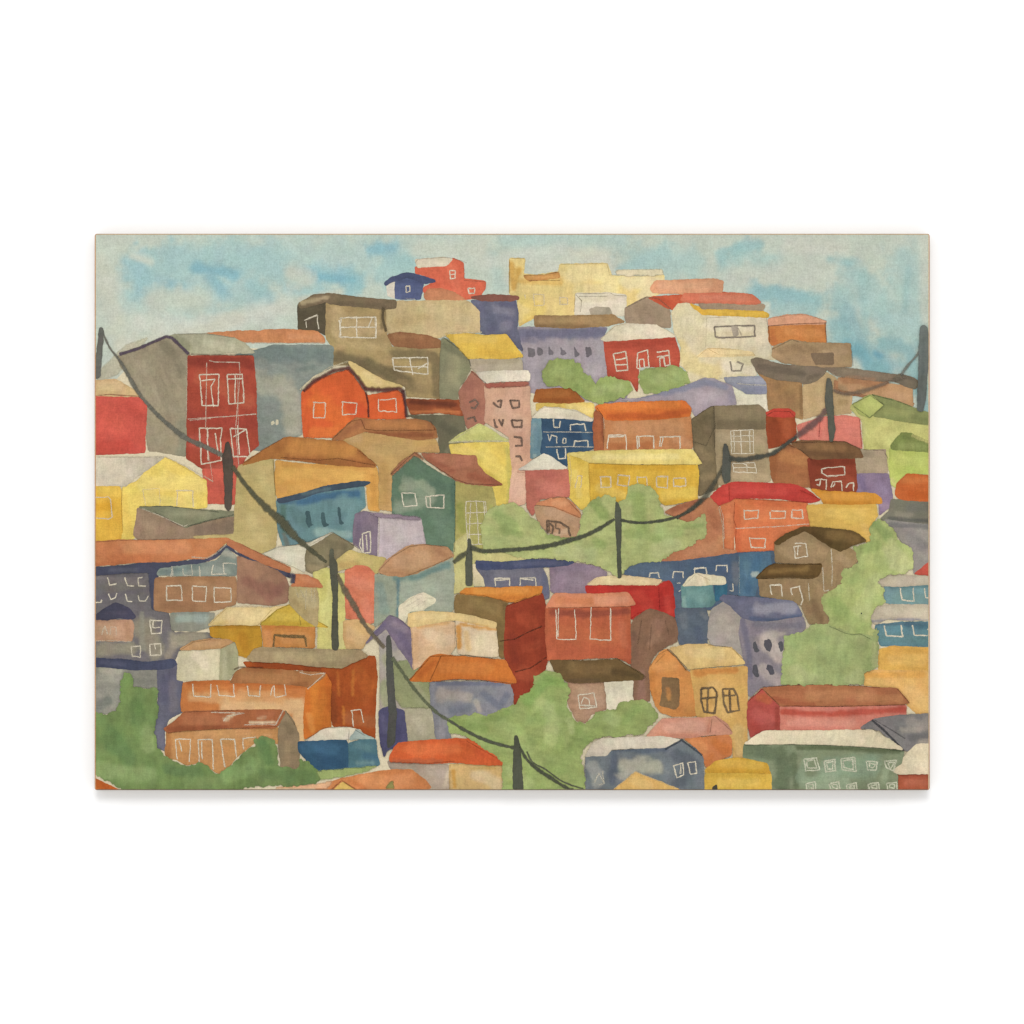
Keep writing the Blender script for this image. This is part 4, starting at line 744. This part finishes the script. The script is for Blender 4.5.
# ================================================================ right hand side, lower half
T(735, 390)
H('red and orange roofed yellow house under the dark red one')
w('c39a44', '368 590 500 585 720 585 730 640 700 680 710 740 680 780 560 720 400 705 385 690', 'cba44e,40,.7: 480 630 640 640; c9a254,30,.6: 660 700 690 740; b88c36,12,.6: 400 595 700 592')
r('bf7a24', '388 508 480 520 620 525 720 530 750 560 752 580 560 585 450 580 440 555', 'c98734,24,.7: 460 545 680 550; b26c1f,10,.6: 460 578 700 580')
H('grey blocks at right edge under the orange roof')
w('666759', '800 560 1010 572 1010 690 880 690 790 680 745 660 790 620', '5f6058,40,.6: 900 600 980 600; 7b7b6c,24,.7: 830 640 900 640; 4d4e4a,16,.7: 790 660 990 670')
w('7b7b78', '760 665 990 690 1010 690 1010 880 920 945 905 860 850 770', '6d6f70,40,.6: 900 740 960 800; 888880,30,.5: 950 840 980 840; 5d5f62,16,.7: 800 690 990 700')
r('b05022', '820 540 830 480 880 428 1010 440 1010 568 900 565 840 555', 'bb6030,24,.8: 860 460 980 460; a14417,24,.7: 900 530 980 545')
w('b8453a', '918 940 1010 870 1010 950', None)
w('9c9782', '735 1000 760 960 820 950 1010 955 1010 990 860 1010', 'a8a28e,20,.6: 800 980 960 970')
H('taupe gabled house with brown roofs and white windows')
w('7a684a', '205 790 280 740 360 710 430 740 500 790 505 850 500 1060 440 1190 490 1220 480 1170 530 1050 560 1000 445 900 205 880', '867354,50,.7: 300 790 440 820; 8d7a5a,24,.6: 240 820 300 860; 6b5a3f,24,.6: 440 780 480 800')
T(735, 500)
w('7c694a', '440 340 500 240 570 240 625 270 630 310 600 340 560 350 540 430 500 460 495 530 450 500 460 580 490 640 380 632 360 590 340 540 300 515 130 490 120 400 200 395 440 360', '8a785a,30,.6: 540 290 580 320; 6a553a,30,.7: 400 520 440 610; 7b6548,40,.6: 200 440 340 450; 735e40,20,.7: 340 480 380 560; 8d7856,20,.6: 420 440 440 480; 6e5b3e,12,.6: 560 250 600 260')
r('55401f', '198 218 260 175 345 138 440 142 600 158 630 175 672 210 600 230 540 262 490 240 420 195 360 155 290 185 220 228', '69522c,30,.8: 480 175 620 200; 473417,20,.7: 400 170 480 225; 5f4a2a,14,.5: 560 210 600 200')
r('5a4220', '105 400 160 345 200 325 300 332 440 328 442 350 420 395 380 400 260 395 140 402', '745c31,20,.7: 180 365 360 355; 46341a,10,.7: 130 395 400 392')
ln('3a2a16', .8, '105 398 160 345 200 325 440 330;110 402 400 402', .5, roof=1); ln(WH, .9, '492 250 498 345 495 440', .85); ln(WH, .9, '448 345 455 468 480 460', .8); ln(WH, .9, '375 425 382 515', .8)
n('305 222 362 222 372 288 310 298 302 240 340 235;325 230 318 285', a=.8, wd=1.05); n('188 485 178 436 235 434 242 492', a=.85, wd=1.15); n('335 540 345 510 330 440;285 450 292 485;285 450 335 440', a=.8, wd=1.15)
H('teal house with grey roof at right edge, upper')
w('5e8c9b', '765 445 880 440 1010 430 1010 540 860 535 770 525 765 490', '5f8b91,30,.7: 820 500 960 510; 3f6d7c,16,.7: 800 445 980 440')
r('a09a86', '740 420 770 395 860 388 1010 392 1010 430 880 440 780 442', 'ada692,24,.6: 820 410 980 410; 8a8778,12,.7: 730 430 780 400')
n('845 450 855 510 915 520 912 450', a=.9, wd=1.1); n('970 450 975 500 1000 505', a=.9, wd=1.1)
H('teal house with grey roof at right edge, lower')
w('4c7f98', '720 640 860 625 1010 625 1010 750 860 748 745 745 725 690', '4b7a88,30,.7: 760 700 960 715; 2c5c78,24,.7: 880 640 980 650; 3b5a78,14,.6: 730 635 980 630')
r('a79f8c', '680 610 740 550 800 535 1010 538 1010 612 860 615 780 608 720 635', 'b3ab96,30,.7: 780 575 960 575; 767a8c,8,.9: 690 620 860 612 1000 618')
n('765 645 775 695 858 698 850 640', a=.9, wd=1.3); n('908 640 918 690 985 695', a=.9, wd=1.2); n('985 660 1000 660', a=.8)
T(735, 595)
H('ochre yellow blocks at right edge')
w('c5923f', '740 280 800 262 1010 272 1010 390 860 395 735 380 735 330', 'cd9f50,50,.7: 820 330 960 330; b98534,20,.5: 760 290 980 285')
w('cd9a52', '655 400 720 385 1010 390 1010 610 930 610 880 560 830 480 660 460', 'c58a3c,24,.8: 680 410 960 405; d3a662,60,.7: 900 500 980 560; cfa05a,30,.6: 700 440 820 460')
H('long pink red house with brown tiled roof, lower right')
w('953a36', '65 545 140 480 225 560 232 640 230 690 130 700 80 730 62 640', 'a44844,40,.7: 110 600 180 640; 8a302c,24,.7: 90 670 120 700; a05030,26,.7: 120 520 170 540; 7f3028,16,.8: 215 580 215 670')
w('b8675a', '230 570 500 575 875 565 875 610 720 630 640 690 500 690 235 695', '9f3c30,20,.95: 240 600 500 610 860 585; c27a6c,30,.8: 280 655 600 655; a8453a,14,.7: 640 600 860 595; b96f62,16,.5: 600 670 640 660')
r('915738', '140 478 300 462 450 460 640 468 830 480 890 550 860 560 620 568 400 568 230 568 150 490', 'a36a46,40,.7: 380 510 700 510; 82432c,20,.8: 200 530 300 560 400 562; a87048,30,.6: 640 530 840 530; 874a30,14,.5: 180 480 300 480')
ln('4f2a1e', .8, '65 545 140 480 225 562;240 568 500 570 870 562', .6); ln('4f2a1e', .6, '830 480 895 555;140 470 400 458 640 465 740 475', .6, roof=1)
H('dark grey roofed house at the right edge, bottom')
w('68686a', '640 680 700 640 740 630 820 618 1010 608 1010 800 930 770 880 800 860 790 780 730 740 690', '7d7b78,40,.7: 900 650 980 670; 5b5b5e,30,.8: 900 730 990 720; 5f5f62,20,.6: 670 665 720 650; 88857e,20,.6: 860 690 940 690; 85827c,24,.7: 950 760 990 760')
ln('3f3f44', 2, '700 640 760 690 865 798', .8)
ln('3f3f44', 1, '715 640 800 690 870 735', .6)
H('cream roof and brick wall in the bottom right corner')
w('93452f', '828 920 1010 912 1010 1005 830 1005', 'a0533e,30,.7: 880 960 960 960; 8a3c2a,20,.6: 840 930 980 925')
r('c9bc9b', '785 905 850 850 880 810 930 765 980 762 1010 765 1010 912 930 915 840 915', 'd2c6a6,40,.6: 900 850 980 850')
H('dark green house with long cream roof and ten white windows')
w('687a5f', '45 765 250 765 500 768 720 780 865 800 850 860 790 900 830 920 830 1005 190 1005 190 920 170 860 90 840 40 830', '4c5b42,60,.75: 80 800 230 815 250 900 245 980; 6c8a72,70,.85: 480 880 700 880; 7a9479,50,.7: 360 960 560 970; 4a5638,18,.85: 320 780 500 780 840 800; 7f9678,30,.7: 770 900 760 950; 4f5f44,24,.7: 300 820 310 980; 6c8a70,30,.6: 360 850 330 940')
r('c9bd9c', '50 762 90 730 150 695 400 695 700 690 780 735 860 790 720 778 500 765 300 762', 'd2c6a6,40,.6: 300 725 640 735')
ln('8f4a3c', .5, '150 690 230 692 400 690', .5, roof=1); ln('3f4a34', .9, '50 768 300 765 500 770 720 782 860 800', .6)
for q in ('352 840 415 832 432 895 360 900', '455 850 510 840 515 900 465 905', '540 840 612 830 620 905 548 895', '670 850 730 855 722 895 680 895', '765 850 825 845 810 900 775 885', '362 965 408 955 415 1000 368 1000', '480 965 530 955 540 1000 490 1000', '570 970 620 962 625 1000 575 1000', '680 968 735 960 740 1000 690 1000', '775 965 825 958 830 1000 780 1000'):
    a = [float(v) for v in q.split()]; n(q + f' {a[0]} {a[1]};{a[0]+14} {a[1]+8} {a[2]-10} {a[3]+12} {a[4]-14} {a[5]-10} {a[6]+10} {a[7]-14} {a[0]+14} {a[1]+8}', 'ccd1b4', 1.25, .85)
T(390, 595)
H('grey cream house with red orange roof at the bottom')
w('94897a', '-10 850 150 850 300 870 310 998 180 998 150 920 60 890 0 890', 'a1968a,30,.6: 200 900 280 920; 8a7f70,20,.6: 60 870 160 880; b3a68e,14,.7: 280 980 300 900')
w('b2935c', '305 870 400 862 575 870 572 998 305 998', 'bda780,50,.8: 440 920 540 960; a5772f,16,.85: 325 900 330 980; 9f8040,12,.7: 420 890 540 885')
r('be4a22', '0 820 40 760 130 748 350 735 400 738 575 835 580 870 480 868 330 855 200 862 0 852', 'cc5c30,40,.8: 100 790 340 785; ac3f1e,24,.7: 440 800 560 850; 9f4a2c,14,.9: 20 848 260 850; a03c1c,12,.6: 350 740 420 780')
ln('6b2f1c', .8, '390 745 575 850;0 855 200 862 330 850', .5, roof=1); ln('6a6050', .6, '308 870 305 998', .5)
T(240, 595)
H('orange roof with a small yellow gable at the bottom edge')
w('b66b3c', '380 1000 460 960 520 940 700 905 780 895 880 895 940 940 980 985 960 1000', 'c2784a,50,.8: 640 950 860 950; a65c30,16,.7: 560 950 640 990; ac6235,16,.6: 720 910 860 905')
w('c8a04c', '480 1000 525 958 590 1000', None); ln('6b3f24', 1.2, '465 1000 520 950 600 1000', .7)
w('cf9a72', '80 1000 260 975 400 965 480 950 440 1000', None, soft=6)
T(90, 595)
H('orange corner piece at the bottom left', 'painted_ground')
w('a34a18', '15 935 60 955 100 975 160 1005 15 1005', '8f3c14,10,.6: 60 970 90 985; b55a20,10,.7: 25 990 50 995')

# ================================================================ greenery
def bush(label, col, pts, b=None, tint=.22, tone=.35, **k):
    H(label, 'painted_bush'); k.setdefault('wob', 1.9); k.setdefault('var', 1.3); global TINT, TONE; TINT = tint; TONE = tone; w(col, pts, b, **k); TINT = 0.0; TONE = .6
T(490, 230)
bush('rounded bush between the violet house and the red house', '6f8a42', '272 750 280 705 300 675 340 660 420 665 460 690 475 735 510 745 540 795 560 765 600 750 650 765 720 775 725 810 690 855 640 870 560 885 500 870 450 830 400 808 340 800 290 790', '7f9c50,40,.8: 330 720 400 740; 86a05c,40,.6: 540 830 660 810; 5c7a38,16,.7: 440 800 500 850; 668440,26,.6: 600 840 660 850')
bush('small bush in front of the red house with white windows', '6f8a45', '765 720 820 712 900 700 960 700 1000 730 1018 780 960 805 860 830 790 835 765 790', '7f9a55,40,.7: 840 760 940 750; 5f7e3a,20,.6: 800 810 900 815')
T(540, 390)
bush('wide green bank crossed by the wire, centre', '8a9a58', '215 640 230 610 270 570 300 545 380 545 400 590 440 560 455 500 500 482 560 495 600 540 610 580 640 640 700 660 760 680 848 640 850 740 780 790 680 830 620 880 500 880 440 910 425 940 400 960 330 910 280 890 180 872 100 865 0 860 -130 850 -150 830 -290 835 -300 700 -280 640 -240 600 -170 590 -130 580 -100 600 -60 640 -20 670 10 710 30 745 60 740 120 760 190 755 205 700',
     '5b7a38,44,.9: 290 580 330 640; 66843f,60,.85: 500 560 520 700; 6b8a45,50,.8: -220 640 -140 700; 7d9a55,50,.7: 700 730 620 730; 96a468,50,.85: 100 820 260 850; 99a66c,50,.8: 600 820 700 790; 5f7e3c,30,.7: 280 770 320 790; 5c7b38,20,.7: 40 750 180 765; 6a8a46,20,.7: 740 700 830 690; 92a060,40,.6: 340 880 400 930; 648140,26,.7: 450 740 600 760; 557435,24,.6: -200 720 -100 740')
T(390, 595)
bush('large green tree mass at the lower centre, crossed by the wire', '6f8c45', '300 640 340 615 400 612 440 605 490 625 560 590 640 560 680 505 720 495 745 410 800 388 870 405 915 480 905 570 950 650 1000 660 1030 640 1050 600 1110 590 1150 590 1170 550 1230 548 1300 535 1350 580 1370 620 1330 670 1290 710 1180 718 1050 725 1000 770 975 820 985 900 1000 990 575 998 578 860 560 830 480 780 400 730 305 700 302 670',
     '5c8a38,44,.85: 700 540 800 430 880 450; 8aa05c,50,.85: 780 560 830 620 820 740; 7d9a50,60,.7: 620 680 700 800; 5f8238,24,.9: 480 640 600 600; 64863c,40,.8: 960 660 940 760; 8aa05a,50,.7: 620 900 700 960; 64893e,40,.7: 1260 580 1200 640; 5a8035,30,.7: 480 690 330 640; 8aa463,40,.5: 1120 620 1160 640; 6a8c42,40,.7: 1040 700 900 840; 91a668,24,.6: 930 700 920 640')
T(735, 500)
bush('bright green tree between the taupe house and the teal houses', '8a9f55', '695 120 740 98 790 130 830 200 905 250 910 340 870 375 790 380 740 400 720 430 765 450 760 520 720 545 690 600 690 640 720 680 700 700 620 690 480 650 490 620 460 570 443 500 500 460 545 430 555 350 600 345 630 320 605 245 690 215', '5f8040,40,.9: 730 130 780 190; a3ab70,60,.85: 800 260 860 340; 9aa868,60,.8: 720 420 640 560; 76974a,50,.8: 520 520 560 600; 6f8f45,40,.7: 660 250 720 230; 7f9a50,30,.7: 640 360 600 420; 6f8f48,30,.7: 680 650 640 670; 819b52,40,.6: 600 620 520 620')
bush('broad green bush under the grey gable house, right', '6f8a4a', '255 700 340 680 400 635 480 640 600 690 700 700 725 650 735 740 730 860 660 880 655 940 500 945 240 940 245 780', '5f8042,50,.8: 320 720 420 700; 688648,70,.7: 480 780 620 760; 8b9c62,50,.85: 300 880 380 920; 82985c,40,.7: 580 920 640 900; 93a065,20,.7: 715 740 720 840; 5f8044,40,.6: 520 880 560 820', tint=.34)
ln('3f4a30', .7, '480 645 560 680 600 690 640 685 700 715', .6)
dab('2f3a2c', '641 576 650 576 650 586 641 586', nm='twig')
T(90, 595)
bush('large green bank filling the lower left corner', '5d7a3f', '22 610 100 612 130 600 155 560 160 450 185 400 210 410 220 465 290 480 345 480 345 620 325 700 345 780 380 830 440 850 490 880 570 860 610 885 650 920 720 880 800 800 850 780 845 735 880 725 940 740 960 770 965 880 1065 890 1075 840 1120 860 1170 905 1180 950 1060 980 900 975 700 1000 180 1005 108 960 55 936 22 914',
     '4f7038,50,.85: 230 560 240 640; 486a38,70,.7: 120 740 200 840; 7b9558,60,.7: 60 900 300 920; 7f985a,50,.7: 290 700 300 780; 48683a,40,.7: 400 900 560 910; 6f8f50,50,.8: 700 930 900 860; 476a38,36,.85: 880 760 920 850; 4d6c3a,50,.7: 900 920 1120 930; 6a864a,40,.6: 500 960 640 960; 58783f,30,.6: 60 650 110 700', tint=.1, tone=.15)
w('7d9455', '1180 950 1160 900 1400 880 1480 870 1420 905 1300 930', None, soft=4)
T(240, 595)
H('small dark green bush in front of the orange roof, bottom', 'painted_bush')
w('76763f', '740 1000 760 960 785 950 790 998', None, soft=4)

# ================================================================ poles and wires drawn over everything
DK = '45443c'
def pole(label, col, pts, b=None, **k):
    global TINT
    H(label, 'painted_pole'); TINT = .12; w(col, pts, b, wob=.5, var=1.2, **k); TINT = 0.0
def wire(label, parts):
    global TINT
    H(label, 'painted_wire'); TINT = .1
    for c, wd, p, kw in parts: ln(c, wd, p, sm=1, jit=.35, **kw)
    TINT = 0.0
T(90, 230)
wire('dark wire falling from the top left pole to the first left pole', [('5a5d58', 3.4, '68 530 100 600 160 680 210 770 260 850 350 950 430 1020 500 1070 580 1105 690 1160', dict(a=.88, taper=[.5, .7, 1.1, .9, 1.2, 1.4, 1.3, 1.2]))])
pole('short dark pole at the left edge', '4c4e4f', '50 500 62 498 70 520 60 620 52 755 25 762 32 660', None)
T(90, 390)
pole('first tall dark pole on the red tower', '3f332e', '698 270 712 265 722 310 730 360 728 480 722 600 708 620 692 600 690 480 680 350', '4a3a34,12,.7: 700 320 704 340')
wire('thick wire from the first pole down across the ochre house', [('4a4a38', 4.2, '730 390 800 490 900 600 980 670 1040 740 1120 810 1212 882', dict(a=.88, taper=[1, 1, 1.1, 1.5, 1.9, 1.3, .9, .7]))])
T(240, 500)
pole('second left pole behind the rust house', '3d3d33', '462 255 475 250 480 300 495 320 500 420 498 600 503 750 498 768 475 765 470 700 478 500 460 350', None)
wire('brown wire from the second pole to the third', [('5c5344', 4.3, '500 380 530 450 590 550 640 640 690 700 740 758', dict(a=.85, taper=[.6, 1.2, 1.2, 1, 1, .9]))])
pole('third left pole in front of the violet gable', '3a3a3a', '752 700 765 690 772 720 782 850 790 980 800 1100 790 1240 760 1270 755 1240 765 1100 752 900', None)
T(390, 595)
wire('wire from the third pole to the bottom centre pole', [('4f5a44', 2.9, '10 320 60 390 110 460 180 545 250 610 300 640', dict(a=.8, taper=[1.2, 1, 1, 1])), ('44493c', 3.1, '300 640 380 690 470 735 560 765 640 782', dict(a=.9))])
pole('bottom centre dark pole', '3a3e33', '640 720 650 725 665 770 672 860 682 998 632 998 630 880 636 770', None)
wire('double wire leaving the bottom edge', [('3f4436', 2.8, '665 775 700 840 760 895 830 940 900 985 940 1000', dict(a=.9, taper=[.7, 1.4, 1.2, 1])), ('464b3e', 1.6, '700 800 730 855 800 895 860 940 920 970 990 992', dict(a=.85))])
T(390, 390)
pole('slim dark pole left of the violet long house', '40423a', '400 760 412 765 418 850 420 1000 390 1000 388 880 398 800', None)
wire('wire curving up across the green bank, centre', [('4a4c3c', 3.2, '325 885 360 855 395 830', dict(a=.85, taper=[1.2, 1.6, 1])), ('3f4238', 4.0, '410 805 480 825 600 820 700 812 800 800 900 775 1000 745 1080 705 1150 660', dict(a=.85, taper=[1.2, 1, 1, 1.2, 1, 1, .8]))])
T(540, 390)
pole('dark pole standing in the green bank', '3b3e34', '392 570 402 580 412 620 415 700 412 820 415 960 400 962 396 820 388 700 385 620', None)
wire('wire from the bank pole up to the olive house', [('3c3f36', 2.8, '412 665 500 680 600 672 700 650 780 608 830 560', dict(a=.9)), ('3f4038', 4.2, '700 655 780 605 850 540 900 460 940 390', dict(a=.7, taper=[.6, 1, 1.2, 1, .8]))])
T(640, 340)
pole('short thick pole on the olive house', '3b3d3a', '432 530 445 540 462 600 460 720 432 735 422 690 425 600', None)
wire('wire from the olive house to the red cylinder and upper pole', [('383b38', 3.6, '455 605 520 612 600 600 680 580 750 530 800 495', dict(a=.9, taper=[1.2, 1.4, 1.1, 1])), ('5b4348', 5.4, '800 495 860 450 920 400 960 345', dict(a=.75, taper=[.8, 1.2, 1.2, .8]))])
T(735, 260)
pole('dark pole behind the brown houses, right', '42423c', '470 610 485 605 495 640 502 760 510 870 500 930 485 930 476 800 462 720', None)
wire('wire sagging from the right pole to the far right pole', [('5f564e', 4.0, '500 665 560 685 640 675 720 650 800 620 880 600', dict(a=.6, taper=[.8, 1.1, .9, .5], soft=1.2)), ('5b5f5c', 2.6, '850 590 880 545 920 500 942 470', dict(a=.8, taper=[.9, 1, .8]))])
pole('tall slate blue pole at the right edge', '4a5459', '950 340 968 335 985 350 988 500 975 700 960 775 932 770 940 600 942 450', '3f494e,12,.6: 965 400 960 600')
flush()
# ================================================================ the canvas itself
def ring(inset, y, rad=2.3, k=5):
    o = []; x0, x1, z0, z1 = L0 + inset, R0 - inset, T0 + inset, B0 - inset; rad = max(rad - inset, .5)
    for cx, cz, a0 in ((x1 - rad, z0 + rad, -90), (x1 - rad, z1 - rad, 0), (x0 + rad, z1 - rad, 90), (x0 + rad, z0 + rad, 180)):
        for i in range(k + 1):
            a = math.radians(a0 + 90 * i / k); o.append((cx + rad * math.cos(a), cz + rad * math.sin(a), y))
    return o
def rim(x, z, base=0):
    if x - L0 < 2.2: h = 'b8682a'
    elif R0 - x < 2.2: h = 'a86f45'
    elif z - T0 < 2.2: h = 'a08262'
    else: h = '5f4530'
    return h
S = Sheet(); rings = [ring(1.4, -DEPTH), ring(.4, -DEPTH + .0003), ring(0, -DEPTH + .0012), ring(0, -DEPTH + .004), ring(0, -.0006)]
vs = []; cs = []
for i, rg in enumerate(rings):
    # subdivide straight sides so the wrap can vary in colour
    for j in range(len(rg)):
        a, b = rg[j], rg[(j + 1) % len(rg)]; m = 1 if (j + 1) % 6 else 40
        for t in range(m):
            x = a[0] + (b[0] - a[0]) * t / m; z = a[1] + (b[1] - a[1]) * t / m
            vs.append(((x - 512) / 1000, a[2], (512 - z) / 1000))
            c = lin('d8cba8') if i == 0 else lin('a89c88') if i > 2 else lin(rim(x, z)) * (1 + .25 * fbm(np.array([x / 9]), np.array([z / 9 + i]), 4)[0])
            cs.append((*np.clip(c, 0, 1), 1))
nr = len(vs) // len(rings); fs = [tuple(reversed(range(nr)))]
for i in range(len(rings) - 1):
    for j in range(nr): fs.append((i * nr + j, i * nr + (j + 1) % nr, (i + 1) * nr + (j + 1) % nr, (i + 1) * nr + j))
fs.append(tuple(range((len(rings) - 1) * nr, len(rings) * nr)))
S.v, S.f, S.c = vs, fs, cs
cv = S.build('canvas', PAINT, root)
import bmesh
bm = bmesh.new(); bm.from_mesh(cv.data); bmesh.ops.recalc_face_normals(bm, faces=bm.faces); bm.to_mesh(cv.data); bm.free()

# ================================================================ wall, light, camera
wm = bpy.data.materials.new('white_wall'); wm.use_nodes = True; nt = wm.node_tree
pr = nt.nodes['Principled BSDF']; pr.inputs['Roughness'].default_value = .9; pr.inputs['Specular IOR Level'].default_value = .05
pr.inputs['Base Color'].default_value = (.94, .94, .94, 1)
ns = nt.nodes.new('ShaderNodeTexNoise'); ns.inputs['Scale'].default_value = 90; bp = nt.nodes.new('ShaderNodeBump'); bp.inputs['Strength'].default_value = .03
nt.links.new(ns.outputs['Fac'], bp.inputs['Height']); nt.links.new(bp.outputs[0], pr.inputs['Normal'])
me = bpy.data.meshes.new('wall'); me.from_pydata([(-4, 0, -3), (4, 0, -3), (4, 0, 3), (-4, 0, 3), (-4, .1, -3), (4, .1, -3), (4, .1, 3), (-4, .1, 3)], [], [(0, 1, 2, 3), (5, 4, 7, 6), (4, 0, 3, 7), (1, 5, 6, 2), (3, 2, 6, 7), (4, 5, 1, 0)])
me.materials.append(wm); wl = bpy.data.objects.new('wall', me); COL.objects.link(wl)
wl['label'] = 'plain white wall behind the canvas print'; wl['category'] = 'wall'; wl['kind'] = 'structure'

wd_ = bpy.data.worlds.new('World'); sc.world = wd_; wd_.use_nodes = True
bg = wd_.node_tree.nodes['Background']; bg.inputs[0].default_value = (1, 1, 1, 1); bg.inputs[1].default_value = WORLD
def area(name, loc, size, watts, tgt=(0, 0, 0)):
    ld = bpy.data.lights.new(name, 'AREA'); ld.shape = 'DISK'; ld.size = size; ld.energy = watts; ld.color = (1, 1, 1)
    o = bpy.data.objects.new(name, ld); COL.objects.link(o); o.location = loc
    o.rotation_euler = (Vector(tgt) - Vector(loc)).to_track_quat('-Z', 'Y').to_euler()
area('studio_lamp', (0.0, -7.0, 4.4), 3.0, WATTS)

cam = bpy.data.cameras.new('camera'); co = bpy.data.objects.new('camera', cam); COL.objects.link(co)
D = 4.0; co.location = (0, -D - DEPTH, 0); co.rotation_euler = (math.pi / 2, 0, 0)
cam.sensor_width = 36; cam.lens = 36 * D / 1.024; cam.clip_end = 50; cam.clip_start = .1
sc.camera = co
sc.render.resolution_x = sc.render.resolution_y = 1024
sc.view_settings.view_transform = 'Standard'; sc.view_settings.look = 'None'; sc.view_settings.gamma = 1; sc.view_settings.exposure = 0
sc.view_settings.use_curve_mapping = False
sc.cycles.transparent_max_bounces = 64; sc.cycles.max_bounces = 4
